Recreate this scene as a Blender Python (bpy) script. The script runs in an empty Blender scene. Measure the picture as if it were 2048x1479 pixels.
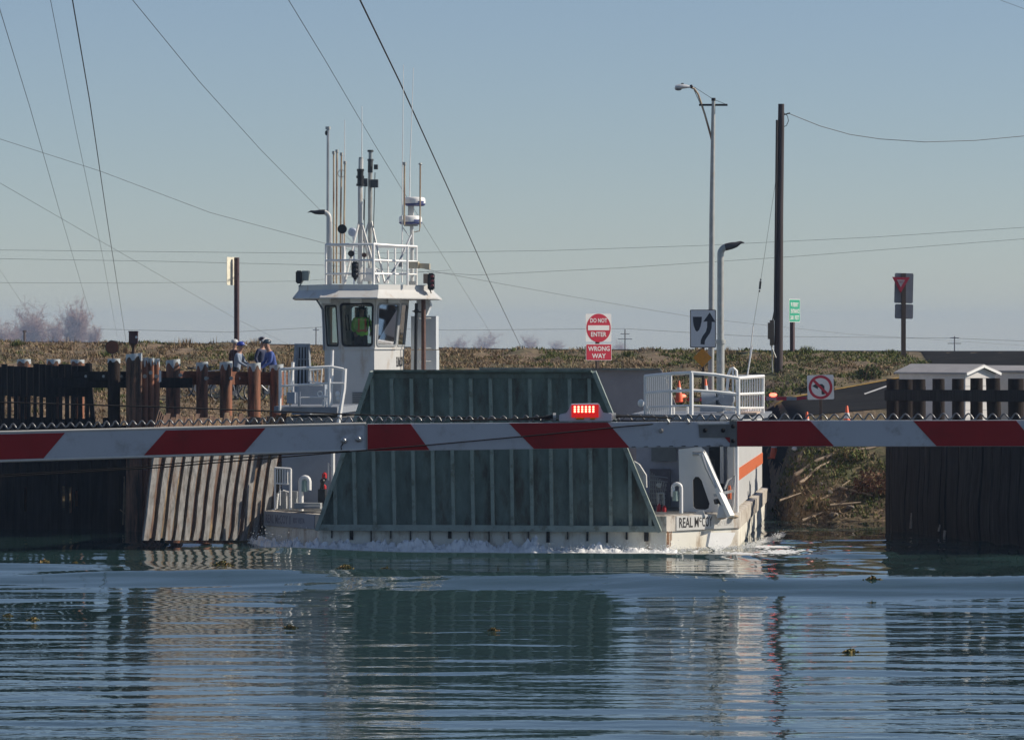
import bpy, bmesh, math, random
from mathutils import Vector, Matrix, noise
R = math.radians
S = bpy.context.scene
C = S.collection
random.seed(7)

# ------------------------------------------------------------------ camera, sky, sun, exposure
FPX, CAMH, HOR, CX = 8100.0, 5.3, 672.0, 1024.0      # focal length in photo pixels, eye height, horizon row, centre column
cam = bpy.data.cameras.new('camera'); camo = bpy.data.objects.new('camera', cam); C.objects.link(camo)
camo.location = (0, 0, CAMH); camo.rotation_euler = (R(90), 0, 0)
cam.sensor_width = 36; cam.lens = 36 * FPX / 2048; cam.shift_y = -(739.5 - HOR) / 2048
cam.clip_start = 1; cam.clip_end = 20000
S.camera = camo
SUN_EL, SUN_AZ = 34.0, 87.0                            # azimuth clockwise from +Y
wd = bpy.data.worlds.new('World'); S.world = wd; wd.use_nodes = True
nt = wd.node_tree; bg = nt.nodes['Background']
sk = nt.nodes.new('ShaderNodeTexSky'); sk.sky_type = 'NISHITA'; sk.sun_disc = False
sk.sun_elevation = R(SUN_EL); sk.sun_rotation = R(SUN_AZ)
sk.air_density = 0.9; sk.dust_density = 0.0; sk.ozone_density = 3.7
tint = nt.nodes.new('ShaderNodeMixRGB'); tint.blend_type = 'MULTIPLY'; tint.inputs[0].default_value = 1; tint.inputs[2].default_value = (0.935, 0.962, 1.05, 1)
hs = nt.nodes.new('ShaderNodeHueSaturation'); hs.inputs['Saturation'].default_value = 0.84; nt.links.new(sk.outputs[0], hs.inputs['Color']); nt.links.new(hs.outputs[0], tint.inputs[1]); nt.links.new(tint.outputs[0], bg.inputs[0]); bg.inputs[1].default_value = 0.079
sl = bpy.data.lights.new('sun', 'SUN'); sl.energy = 5.0; sl.angle = R(0.5); sl.color = (1, 0.90, 0.76)
so = bpy.data.objects.new('sun', sl); C.objects.link(so)
sd = Vector((math.cos(R(SUN_EL)) * math.sin(R(SUN_AZ)), math.cos(R(SUN_EL)) * math.cos(R(SUN_AZ)), math.sin(R(SUN_EL))))
so.rotation_euler = sd.to_track_quat('Z', 'Y').to_euler(); so.location = (60, 60, 60)
vs = S.view_settings; vs.view_transform = 'Standard'; vs.look = 'None'; vs.exposure = 0.0; vs.gamma = 1
S.render.engine = 'CYCLES'; S.cycles.max_bounces = 8; S.cycles.transparent_max_bounces = 12; S.cycles.volume_bounces = 0
S.cycles.sample_clamp_indirect = 6

# ------------------------------------------------------------------ helpers
def W(px, py, D):
    return Vector(((px - CX) * D / FPX, D, CAMH - (py - HOR) * D / FPX))

def pmat(name, col, rough=0.6, metal=0.0, var=0.25, scale=4.0, stretch=(1, 1, 1), bump=0.0, col2=None, amt=0.5, sc2=2.0, st2=None,
         soft=0.12, spec=0.5, em=None, ems=0):
    m = bpy.data.materials.new(name); m.use_nodes = True
    t = m.node_tree; n = t.nodes; l = t.links; b = n['Principled BSDF']
    b.inputs['Roughness'].default_value = rough; b.inputs['Metallic'].default_value = metal
    b.inputs['Specular IOR Level'].default_value = spec
    tc = n.new('ShaderNodeTexCoord'); mp = n.new('ShaderNodeMapping'); mp.inputs['Scale'].default_value = stretch
    l.new(tc.outputs['Object'], mp.inputs[0])
    nz = n.new('ShaderNodeTexNoise'); nz.inputs['Scale'].default_value = scale; nz.inputs['Detail'].default_value = 6; nz.inputs['Roughness'].default_value = 0.65
    l.new(mp.outputs[0], nz.inputs['Vector'])
    mr = n.new('ShaderNodeMapRange'); mr.inputs['From Min'].default_value = 0.3; mr.inputs['From Max'].default_value = 0.7
    mr.inputs['To Min'].default_value = 1 - var; mr.inputs['To Max'].default_value = 1 + var
    l.new(nz.outputs['Fac'], mr.inputs['Value'])
    base = n.new('ShaderNodeRGB'); base.outputs[0].default_value = (*col, 1)
    src = base.outputs[0]
    if col2:
        mp2 = n.new('ShaderNodeMapping'); mp2.inputs['Scale'].default_value = st2 or stretch; mp2.inputs['Location'].default_value = (3.1, 7.7, 1.3)
        l.new(tc.outputs['Object'], mp2.inputs[0])
        n2 = n.new('ShaderNodeTexNoise'); n2.inputs['Scale'].default_value = sc2; n2.inputs['Detail'].default_value = 8; n2.inputs['Roughness'].default_value = 0.7
        l.new(mp2.outputs[0], n2.inputs['Vector'])
        r2 = n.new('ShaderNodeMapRange'); r2.interpolation_type = 'SMOOTHSTEP'
        th = 0.72 - 0.44 * amt
        r2.inputs['From Min'].default_value = th - soft; r2.inputs['From Max'].default_value = th + soft
        l.new(n2.outputs['Fac'], r2.inputs['Value'])
        mx = n.new('ShaderNodeMixRGB'); l.new(r2.outputs[0], mx.inputs[0]); l.new(src, mx.inputs[1]); mx.inputs[2].default_value = (*col2, 1)
        src = mx.outputs[0]
    vm = n.new('ShaderNodeVectorMath'); vm.operation = 'SCALE'; l.new(src, vm.inputs[0]); l.new(mr.outputs[0], vm.inputs['Scale'])
    l.new(vm.outputs[0], b.inputs['Base Color'])
    if bump:
        bp = n.new('ShaderNodeBump'); bp.inputs['Strength'].default_value = 1; bp.inputs['Distance'].default_value = bump
        l.new(nz.outputs['Fac'], bp.inputs['Height']); l.new(bp.outputs[0], b.inputs['Normal'])
    if em:
        b.inputs['Emission Color'].default_value = (*em, 1); b.inputs['Emission Strength'].default_value = ems
    return m

def plc(o):
    return Matrix.Translation(o.location) @ Matrix.Rotation(o.rotation_euler.z, 4, 'Z')

OCT = ((1, 0, 0), (-1, 0, 0), (0, 1, 0), (0, -1, 0), (0, 0, 1), (0, 0, -1))
class MB:
    """collects shapes and links them as one mesh object"""
    def __init__(s): s.b = bmesh.new()
    def face(s, pts):
        return s.b.faces.new([s.b.verts.new(p) for p in pts])
    def box(s, c, size, rot=None):
        m = Matrix.Translation(Vector(c)) @ (rot.to_4x4() if rot else Matrix.Identity(4)) @ Matrix.Diagonal((*size, 1))
        bmesh.ops.create_cube(s.b, size=1, matrix=m); return s
    def bbox(s, x0, x1, y0, y1, z0, z1):
        return s.box(((x0 + x1) / 2, (y0 + y1) / 2, (z0 + z1) / 2), (abs(x1 - x0), abs(y1 - y0), abs(z1 - z0)))
    def beam(s, p, q, w, h, up=(0, 0, 1)):
        p, q = Vector(p), Vector(q); d = (q - p); L = d.length; d.normalize()
        u = Vector(up)
        if abs(d.dot(u)) > 0.98: u = Vector((0, 1, 0))
        x = d.cross(u).normalized(); z = x.cross(d).normalized()
        m = Matrix((x, d, z)).transposed()
        return s.box((p + q) / 2, (w, L, h), m)
    def tube(s, pts, r, seg=8, cap=True):
        pts = [Vector(p) for p in pts]; n = len(pts)
        rs = r if isinstance(r, (list, tuple)) else [r] * n
        rings = []; px = None
        for i, p in enumerate(pts):
            d = (pts[min(i + 1, n - 1)] - pts[max(i - 1, 0)]).normalized()
            if px is None: px = d.orthogonal().normalized()
            px = (px - d * px.dot(d))
            px = px.normalized() if px.length > 1e-6 else d.orthogonal().normalized()
            py = d.cross(px)
            rings.append([s.b.verts.new(p + (px * math.cos(6.28318 * k / seg) + py * math.sin(6.28318 * k / seg)) * rs[i]) for k in range(seg)])
        for a, b in zip(rings, rings[1:]):
            for k in range(seg):
                s.b.faces.new((a[k], a[(k + 1) % seg], b[(k + 1) % seg], b[k]))
        if cap:
            s.b.faces.new(rings[0][::-1]); s.b.faces.new(rings[-1])
        return s
    def lathe(s, c, prof, seg=24, axis='Z'):
        c = Vector(c); rings = []
        for r, h in prof:
            ring = []
            for k in range(seg):
                a = 6.28318 * k / seg; v = Vector((r * math.cos(a), r * math.sin(a), h))
                if axis == 'Y': v = Vector((v.x, v.z, v.y))
                if axis == 'X': v = Vector((v.z, v.x, v.y))
                ring.append(s.b.verts.new(c + v))
            rings.append(ring)
        for a, b in zip(rings, rings[1:]):
            for k in range(seg): s.b.faces.new((a[k], a[(k + 1) % seg], b[(k + 1) % seg], b[k]))
        s.b.faces.new(rings[0][::-1]); s.b.faces.new(rings[-1]); return s
    def ball(s, c, r, sx=1, sy=1, sz=1, u=12, v=8):
        bmesh.ops.create_uvsphere(s.b, u_segments=u, v_segments=v, radius=1, matrix=Matrix.Translation(Vector(c)) @ Matrix.Diagonal((r * sx, r * sy, r * sz, 1))); return s
    def drop(s, c, a, b, h):
        v = [s.b.verts.new((c[0] + x * a, c[1] + y * b, c[2] + z * h)) for x, y, z in OCT]
        for i, j, k in ((0, 2, 4), (2, 1, 4), (1, 3, 4), (3, 0, 4), (2, 0, 5), (1, 2, 5), (3, 1, 5), (0, 3, 5)): s.b.faces.new((v[i], v[j], v[k]))
        return s
    def prism(s, pts, off):
        """polygon pts (3D, planar) extruded by vector off"""
        off = Vector(off); a = [s.b.verts.new(Vector(p)) for p in pts]; b = [s.b.verts.new(Vector(p) + off) for p in pts]
        n = len(a); s.b.faces.new(a); s.b.faces.new(b[::-1])
        for i in range(n): s.b.faces.new((a[i], b[i], b[(i + 1) % n], a[(i + 1) % n]))
        return s
    def loft(s, rings, cap=True):
        vr = [[s.b.verts.new(Vector(p)) for p in r] for r in rings]; n = len(vr[0])
        for a, b in zip(vr, vr[1:]):
            for k in range(n): s.b.faces.new((a[k], a[(k + 1) % n], b[(k + 1) % n], b[k]))
        if cap: s.b.faces.new(vr[0][::-1]); s.b.faces.new(vr[-1])
        return s
    def curvemesh(s, me, fn):
        vs = [s.b.verts.new(fn(v.co)) for v in me.vertices]
        for p in me.polygons:
            try: s.b.faces.new([vs[i] for i in p.vertices])
            except ValueError: pass
        return s
    def build(s, name, mat, parent=None, world=False, smooth=35, bevel=0, xf=None):
        bm = s.b
        if bevel: bmesh.ops.bevel(bm, geom=bm.edges[:], offset=bevel, segments=2, affect='EDGES', clamp_overlap=True)
        bmesh.ops.recalc_face_normals(bm, faces=bm.faces[:])
        if xf is not None: bm.transform(xf)
        if world and parent is not None: bm.transform(plc(parent).inverted())
        me = bpy.data.meshes.new(name); bm.to_mesh(me); bm.free()
        if smooth:
            me.polygons.foreach_set('use_smooth', [True] * len(me.polygons)); me.set_sharp_from_angle(angle=R(smooth))
        for m in (mat if isinstance(mat, (list, tuple)) else [mat]): me.materials.append(m)
        o = bpy.data.objects.new(name, me); C.objects.link(o)
        if parent is not None: o.parent = parent
        return o

def tag(o, label=None, cat=None, group=None, kind=None):
    if label: o['label'] = label
    if cat: o['category'] = cat
    if group: o['group'] = group
    if kind: o['kind'] = kind
    return o
def thing(name, label, cat, loc=(0, 0, 0), rz=0, group=None):
    o = bpy.data.objects.new(name, None); o.empty_display_size = 0.3; C.objects.link(o)
    o.location = loc; o.rotation_euler = (0, 0, rz)
    return tag(o, label, cat, group)
def kids(o): return [c for c in bpy.data.objects if c.parent == o]
def copy_tree(o, loc=None, rz=None, label=None, parent=None):
    c = o.copy(); C.objects.link(c)
    if parent is not None: c.parent = parent
    for k in kids(o): copy_tree(k, parent=c)
    if loc is not None: c.location = loc
    if rz is not None: c.rotation_euler.z = rz
    if label: c['label'] = label
    return c

def fillmesh(outer, holes=(), ext=0.0):
    """flat outline with holes, filled, extruded +-ext; returns a mesh in XY"""
    cu = bpy.data.curves.new('outline', 'CURVE'); cu.dimensions = '2D'; cu.fill_mode = 'BOTH'; cu.extrude = ext
    for lp in (outer, *holes):
        sp = cu.splines.new('POLY'); sp.points.add(len(lp) - 1); sp.use_cyclic_u = True
        for p, q in zip(sp.points, lp): p.co = (q[0], q[1], 0, 1)
    ob = bpy.data.objects.new('outline', cu)
    me = bpy.data.meshes.new_from_object(ob); bpy.data.objects.remove(ob); bpy.data.curves.remove(cu); return me
def rrect(x0, y0, x1, y1, r, n=4):
    out = []
    for cx, cy, a0 in ((x1 - r, y1 - r, 0), (x0 + r, y1 - r, 90), (x0 + r, y0 + r, 180), (x1 - r, y0 + r, 270)):
        for k in range(n + 1):
            a = R(a0 + 90 * k / n); out.append((cx + r * math.cos(a), cy + r * math.sin(a)))
    return out
def circ(cx, cy, r, n=32): return [(cx + r * math.cos(6.28318 * k / n), cy + r * math.sin(6.28318 * k / n)) for k in range(n)]

FONT = bpy.data.fonts[0] if bpy.data.fonts else None
def text(s, name, mat, parent, M, width, height, ext=0.002, bold=0.0):
    """lettering fitted to width x height (m), centred on M (X right, Y up, Z towards the reader)"""
    cu = bpy.data.curves.new('lettering', 'FONT'); cu.body = s; cu.size = 1; cu.extrude = 0.5; cu.offset = bold; cu.resolution_u = 2
    ob = bpy.data.objects.new('lettering', cu); me = bpy.data.meshes.new_from_object(ob)
    bpy.data.objects.remove(ob); bpy.data.curves.remove(cu)
    xs = [v.co.x for v in me.vertices]; ys = [v.co.y for v in me.vertices]
    x0, x1, y0, y1 = min(xs), max(xs), min(ys), max(ys)
    b = MB(); b.curvemesh(me, lambda c: M @ Vector(((c.x - (x0 + x1) / 2) / (x1 - x0) * width, (c.y - (y0 + y1) / 2) / (y1 - y0) * height, c.z * 2 * ext)))
    bpy.data.meshes.remove(me)
    return b.build(name, mat, parent, smooth=0)
def frame(o, x, y):
    """matrix with origin o, X axis x, Y axis y (towards up); Z = x cross y"""
    x = Vector(x).normalized(); y = Vector(y); y = (y - x * y.dot(x)).normalized(); z = x.cross(y)
    m = Matrix((x, y, z)).transposed().to_4x4(); m.translation = Vector(o); return m

# ------------------------------------------------------------------ materials
M = {}
M['white'] = pmat('white_paint', (0.60, 0.60, 0.58), 0.45, var=0.05, scale=1.5, col2=(0.42, 0.33, 0.24), amt=0.18, sc2=2.5, st2=(1, 1, 0.35))
M['whiteclean'] = pmat('clean_white_paint', (0.84, 0.84, 0.82), 0.4, var=0.04, scale=3)
M['hullcream'] = pmat('weathered_cream_hull', (0.84, 0.82, 0.73), 0.5, var=0.06, scale=1.3, col2=(0.30, 0.20, 0.12), amt=0.22, sc2=1.6, st2=(1, 1, 0.3))
M['fender'] = pmat('scuffed_fender', (0.60, 0.56, 0.49), 0.6, var=0.2, scale=3, stretch=(1, 1, 0.4), col2=(0.22, 0.16, 0.12), amt=0.36, sc2=5, st2=(1, 1, 0.4))
M['ramp'] = pmat('ramp_green_steel', (0.165, 0.215, 0.192), 0.5, var=0.38, scale=2, stretch=(1, 1, 0.35), col2=(0.085, 0.07, 0.05), amt=0.3, sc2=2.2, st2=(1, 1, 0.25))
M['ramplit'] = pmat('ramp_lit_rib_steel', (0.28, 0.33, 0.29), 0.5, var=0.15, scale=3, col2=(0.12, 0.12, 0.08), amt=0.25, sc2=3)  # ramp paint lightened for the extra light the protruding ribs catch
M['grey'] = pmat('grey_paint', (0.30, 0.32, 0.33), 0.5, var=0.12)
M['bluegrey'] = pmat('blue_grey_and_shaded_white', (0.30, 0.34, 0.40), 0.5, var=0.08, scale=2)  # blue grey parts, and white ones with their shade put into the colour
M['deck'] = pmat('steel_deck', (0.16, 0.16, 0.155), 0.7, var=0.25, scale=3)
M['black'] = pmat('black_paint', (0.012, 0.012, 0.014), 0.4, var=0.1)
M['blackmatt'] = pmat('black_rubber', (0.02, 0.02, 0.022), 0.8, var=0.15)
M['rustpole'] = pmat('rust_streaked_pole', (0.52, 0.42, 0.29), 0.6, var=0.2, scale=8, stretch=(1, 1, 0.2), col2=(0.22, 0.10, 0.05), amt=0.4, sc2=4)
M['steel'] = pmat('dull_steel', (0.42, 0.43, 0.44), 0.4, metal=0.7, var=0.15)
M['galv'] = pmat('galvanised_steel', (0.42, 0.43, 0.41), 0.5, metal=0.3, var=0.15, scale=6, col2=(0.36, 0.22, 0.12), amt=0.12, sc2=3)
M['orange'] = pmat('orange_paint', (0.62, 0.15, 0.055), 0.5, var=0.08)
M['red'] = pmat('red_paint', (0.50, 0.025, 0.03), 0.45, var=0.08)
M['navy'] = pmat('navy_paint', (0.04, 0.06, 0.20), 0.4)
M['ink'] = pmat('black_lettering', (0.015, 0.014, 0.014), 0.5, var=0.05)
M['shadedink'] = pmat('shaded_lettering', (0.16, 0.17, 0.22), 0.6, var=0.2, scale=20)  # blue grey tone puts the left bow's shade into the letters
M['signwhite'] = pmat('sign_sheeting_white', (0.78, 0.78, 0.77), 0.4, var=0.03)
M['signred'] = pmat('sign_sheeting_red', (0.50, 0.018, 0.045), 0.4, var=0.04)
M['signgreen'] = pmat('sign_sheeting_green', (0.03, 0.36, 0.22), 0.4, var=0.05)
M['signyellow'] = pmat('sign_sheeting_amber', (0.80, 0.31, 0.012), 0.45, var=0.12, scale=8)
M['signblack'] = pmat('sign_black', (0.02, 0.02, 0.03), 0.5, var=0.03)
M['signback'] = pmat('sign_back_aluminium', (0.27, 0.27, 0.29), 0.55, metal=0.2, var=0.12)
M['woodpost'] = pmat('brown_wood_post', (0.11, 0.075, 0.055), 0.85, var=0.3, scale=12, stretch=(1, 1, 0.15), bump=0.004)
M['pile'] = pmat('creosoted_pile', (0.27, 0.110, 0.060), 0.75, var=0.40, scale=14, stretch=(1, 1, 0.10), bump=0.012, col2=(0.05, 0.03, 0.022), amt=0.36, sc2=5, st2=(1, 1, 0.12))
M['pileold'] = pmat('worn_pile', (0.22, 0.105, 0.06), 0.85, var=0.45, scale=12, stretch=(1, 1, 0.09), bump=0.02, col2=(0.04, 0.028, 0.02), amt=0.5, sc2=6, st2=(1, 1, 0.1))
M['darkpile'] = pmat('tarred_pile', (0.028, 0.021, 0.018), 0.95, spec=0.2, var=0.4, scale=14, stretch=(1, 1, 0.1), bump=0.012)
M['timber'] = pmat('red_brown_timber', (0.22, 0.085, 0.045), 0.75, var=0.3, scale=6, stretch=(0.25, 1, 3), bump=0.006, col2=(0.08, 0.04, 0.03), amt=0.3, sc2=4, st2=(0.3, 1, 3))
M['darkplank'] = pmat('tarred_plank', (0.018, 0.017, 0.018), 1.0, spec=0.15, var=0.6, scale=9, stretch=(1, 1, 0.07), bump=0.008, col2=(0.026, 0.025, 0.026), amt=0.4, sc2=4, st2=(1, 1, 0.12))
M['greyplank'] = pmat('silver_weathered_plank', (0.23, 0.225, 0.215), 0.6, var=0.5, scale=10, stretch=(1, 1, 0.35), bump=0.012, col2=(0.15, 0.11, 0.085), amt=0.35, sc2=5, st2=(1, 1, 0.25))
M['brownplank'] = pmat('rust_stained_plank', (0.13, 0.075, 0.052), 0.8, var=0.45, scale=9, stretch=(1, 1, 0.15), bump=0.012, col2=(0.50, 0.37, 0.19), amt=0.25, sc2=3, st2=(1, 1, 0.2))
M['zinc'] = pmat('zinc_cap', (0.50, 0.54, 0.56), 0.45, metal=0.25, var=0.2, scale=9)
M['asphalt'] = pmat('asphalt', (0.017, 0.017, 0.018), 1.0, spec=0.1, var=0.25, scale=1.2, bump=0.003, col2=(0.03, 0.029, 0.028), amt=0.25, sc2=0.7)
M['yellowline'] = pmat('yellow_road_paint', (0.42, 0.25, 0.03), 0.7, var=0.3, scale=4)
M['whiteline'] = pmat('white_road_paint', (0.6, 0.6, 0.58), 0.7, var=0.2, scale=4)
M['cone'] = pmat('cone_orange', (0.80, 0.11, 0.025), 0.5, var=0.08)
M['wire'] = pmat('dark_wire', (0.035, 0.03, 0.03), 0.6, var=0.1)
M['led'] = pmat('lit_red_led', (0.8, 0.1, 0.05), 0.3, em=(1, 0.16, 0.10), ems=9)
M['ledpanel'] = pmat('red_lens', (0.45, 0.008, 0.006), 0.25, em=(1, 0.02, 0.02), ems=0.45)
M['beacon'] = pmat('lit_beacon', (0.8, 0.05, 0.04), 0.3, em=(1, 0.10, 0.06), ems=6)
M['driftwood'] = pmat('driftwood', (0.36, 0.28, 0.20), 0.85, var=0.3, scale=9, stretch=(0.3, 1, 1), bump=0.008)
M['rock'] = pmat('river_rock', (0.19, 0.165, 0.14), 0.9, var=0.4, scale=3, bump=0.03)
M['skin'] = pmat('skin', (0.42, 0.24, 0.17), 0.6, var=0.08)
M['foam'] = pmat('foam', (0.80, 0.81, 0.80), 0.6, var=0.08, scale=8)

def glassmat():
    m = bpy.data.materials.new('tinted_glass'); m.use_nodes = True; t = m.node_tree; n = t.nodes; l = t.links
    n.remove(n['Principled BSDF']); out = n['Material Output']
    tr = n.new('ShaderNodeBsdfTransparent'); tr.inputs[0].default_value = (0.82, 0.87, 0.87, 1)
    gl = n.new('ShaderNodeBsdfGlossy'); gl.inputs['Roughness'].default_value = 0.03
    fr = n.new('ShaderNodeFresnel'); fr.inputs[0].default_value = 1.45
    mx = n.new('ShaderNodeMixShader'); l.new(fr.outputs[0], mx.inputs[0]); l.new(tr.outputs[0], mx.inputs[1]); l.new(gl.outputs[0], mx.inputs[2])
    l.new(mx.outputs[0], out.inputs[0]); return m
M['glass'] = glassmat()

# ------------------------------------------------------------------ the lie of the land
def sm(a, b, x):
    t = min(1, max(0, (x - a) / (b - a))); return t * t * (3 - 2 * t)
def lerpts(p, x):
    if x <= p[0][0]: return p[0][1]
    for (a, u), (b, v) in zip(p, p[1:]):
        if x <= b: return u + (v - u) * (x - a) / (b - a)
    return p[-1][1]
CREST = [(-60, 5.12), (-18, 5.09), (-10, 5.02), (-5, 4.93), (-2, 4.83), (4, 4.80), (10, 4.76), (15, 4.74), (40, 4.74)]
def crest(x): return lerpts(CREST, x)
def kerb_y(x): return 127.2 + max(0, x - 8) * 1.05
def wl(x): return 1 - sm(-6.6, -4.6, x)
def wr(x): return sm(7.3, 8.7, x)
def z_road(x, y): return min(crest(x), 2.85 + (y - 120.5) * 0.06 + min(16, max(0, x - 8)) * 0.09)
def z_base(x, y):
    zc = crest(x); tail = [(143.5, zc), (152, zc), (166, 1.0), (1150, 1.0), (1300, -8.0)]
    L, Rr = wl(x), wr(x); z = 0.0
    if L > 0: z += L * lerpts([(106, -2.5), (112.6, -0.2), (115.5, 2.7), (119, 3.3), (124, 3.62), (133, 4.45)] + tail, y)
    c = 1 - L - Rr if L == 0 or Rr == 0 else 0
    if c > 0: z += c * lerpts([(114, -2.5), (121, -0.15), (127.4, 2.75), (129, 3.0), (134, 4.0)] + tail, y)
    if Rr > 0:
        if y < 120.5: zz = lerpts([(109, -2.5), (115.2, -0.2), (118.2, 1.9), (120.5, z_road(x, 120.5))], y)
        elif y > 152: zz = lerpts(tail, y)
        else:
            k = kerb_y(x)
            if x > 14.6 or y < k: zz = z_road(x, y)
            else:
                zk = z_road(x, k); zz = lerpts([(k, zk), (k + 1.0, zk + 0.22), (max(k + 4, 137), zc - 0.35), (143.5, zc)], y)
            if 12.8 < x <= 14.6: zz = zz + (z_road(x, y) - zz) * sm(12.8, 14.6, x)
        z += Rr * zz
    return z
def veg(x, y):
    """1 where the bank is overgrown, 0 on asphalt and under water"""
    if y > 143.2: return 0.0
    if x < -5.4: return 1.0 if y > 113.2 else 0.0
    if x > 7.2:
        if y < 119.9: return 1.0 if y > 115.4 else 0.0
        if x < 8.0 and y < 120.5 + (8 - x) * 4: return 1.0
        return 1.0 if (y > kerb_y(x) + 0.35 and x < 14.2 - 0.10 * max(0, y - 136)) else 0.0
    return 1.0 if y > 128.2 else 0.0
def z_ground(x, y):
    z = z_base(x, y); v = veg(x, y)
    if v: z += 0.17 * noise.noise(Vector((x * 0.9, y * 0.5, 0))) + 0.09 * noise.noise(Vector((x * 2.3, y * 1.6, 4)))
    return z

def groundmat():
    m = pmat('levee_soil', (0.19, 0.135, 0.085), 0.95, var=0.5, scale=3.5, bump=0.08, col2=(0.085, 0.09, 0.035), amt=0.40, sc2=0.5, st2=(1, 0.5, 1))
    return m
M['soil'] = groundmat()
xs = [-2400, -1200, -400, -120, -60, -40, -30] + [-24 + 0.4 * i for i in range(121)] + [30, 40, 60, 120, 400, 1200, 2400]
ys = [104, 108, 110] + [111 + 0.5 * i for i in range(90)] + [157, 160, 163, 166, 175, 200, 300, 600, 1150, 1300, 1500, 2900]
vv = [(x, y, z_ground(x, y)) for y in ys for x in xs]; nx = len(xs)
ff = [(j * nx + i, j * nx + i + 1, (j + 1) * nx + i + 1, (j + 1) * nx + i) for j in range(len(ys) - 1) for i in range(nx - 1)]
me = bpy.data.meshes.new('ground'); me.from_pydata(vv, [], ff); me.materials.append(M['soil']); me.polygons.foreach_set('use_smooth', [True] * len(ff))
tag(bpy.data.objects.new('ground', me), 'overgrown river levee with dry weeds and green patches', kind='structure'); C.objects.link(bpy.data.objects['ground'])

def sheet(name, cols, mat, up=0.02, rows=24):
    """cols: (x, y0, y1) triples; a sheet lying on the ground between y0 and y1"""
    v = []; f = []
    for x, a, b in cols:
        for k in range(rows + 1):
            y = a + (b - a) * k / rows; v.append((x, y, z_ground(x, y) + up))
    for i in range(len(cols) - 1):
        for k in range(rows):
            p = i * (rows + 1) + k; f.append((p, p + rows + 1, p + rows + 2, p + 1))
    me = bpy.data.meshes.new(name); me.from_pydata(v, [], f); me.materials.append(mat); me.polygons.foreach_set('use_smooth', [True] * len(f))
    o = bpy.data.objects.new(name, me); C.objects.link(o); return o
cl = [(-4 + 0.4 * i, 119.5, 127.4) for i in range(22)] + [(5 + 0.4 * i, 119.5 + 1.2 * i, 127.4) for i in range(5)] + [(7.0, 124.6, 127.4), (7.4, 122.6, 127.3)] + [(7.8 + 0.4 * i, 120.6, kerb_y(7.6 + 0.4 * i)) for i in range(15)] + [(13.9, 120.3, 133.4), (14.4, 120.3, 143.4)] + [(14.8 + 0.8 * i, 120.3, 143.4) for i in range(30)]
tag(sheet('road', cl, M['asphalt']), 'dark asphalt ferry approach climbing to the levee road', kind='structure')
tag(sheet('road', [(-80 + 4 * i, 143.6, 151.5) for i in range(41)], M['asphalt'], 0.012, 6), 'asphalt road along the levee crest', kind='structure')
tag(sheet('road_marking', [(6.5 + 0.3 * i, kerb_y(6.5 + 0.3 * i) - 0.55, kerb_y(6.5 + 0.3 * i) - 0.25) for i in range(26)], M['yellowline'], 0.026, 2), 'yellow edge line along the grassy side of the ferry approach', kind='structure')
tag(sheet('road_marking', [(14.5 + 0.5 * i, 131.0, 131.7) for i in range(12)], M['whiteline'], 0.026, 2), 'white stop line across the road behind the shed', kind='structure')
tag(sheet('road_marking', [(11.0 + 0.2 * i, 126.2 + 0.5 * i, 126.6 + 0.5 * i) for i in range(6)], M['whiteline'], 0.026, 2), 'short white dash on the ferry approach', kind='structure')

# near bank, out of the picture, that carries the barrier
v = []; f = []
prof = [(-60, 3.7), (12, 3.7), (24, 2.62), (36, 0.9), (41, -1.2)]
for x in (-80, -20, -8, 8, 20, 80):
    for y, z in prof: v.append((x, y, z))
for i in range(5):
    for k in range(4): p = i * 5 + k; f.append((p, p + 5, p + 6, p + 1))
me = bpy.data.meshes.new('near_bank'); me.from_pydata(v, [], f); me.materials.append(M['asphalt'])
tag(bpy.data.objects.new('near_bank', me), 'near landing that carries the barrier', kind='structure'); C.objects.link(bpy.data.objects['near_bank'])

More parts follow.
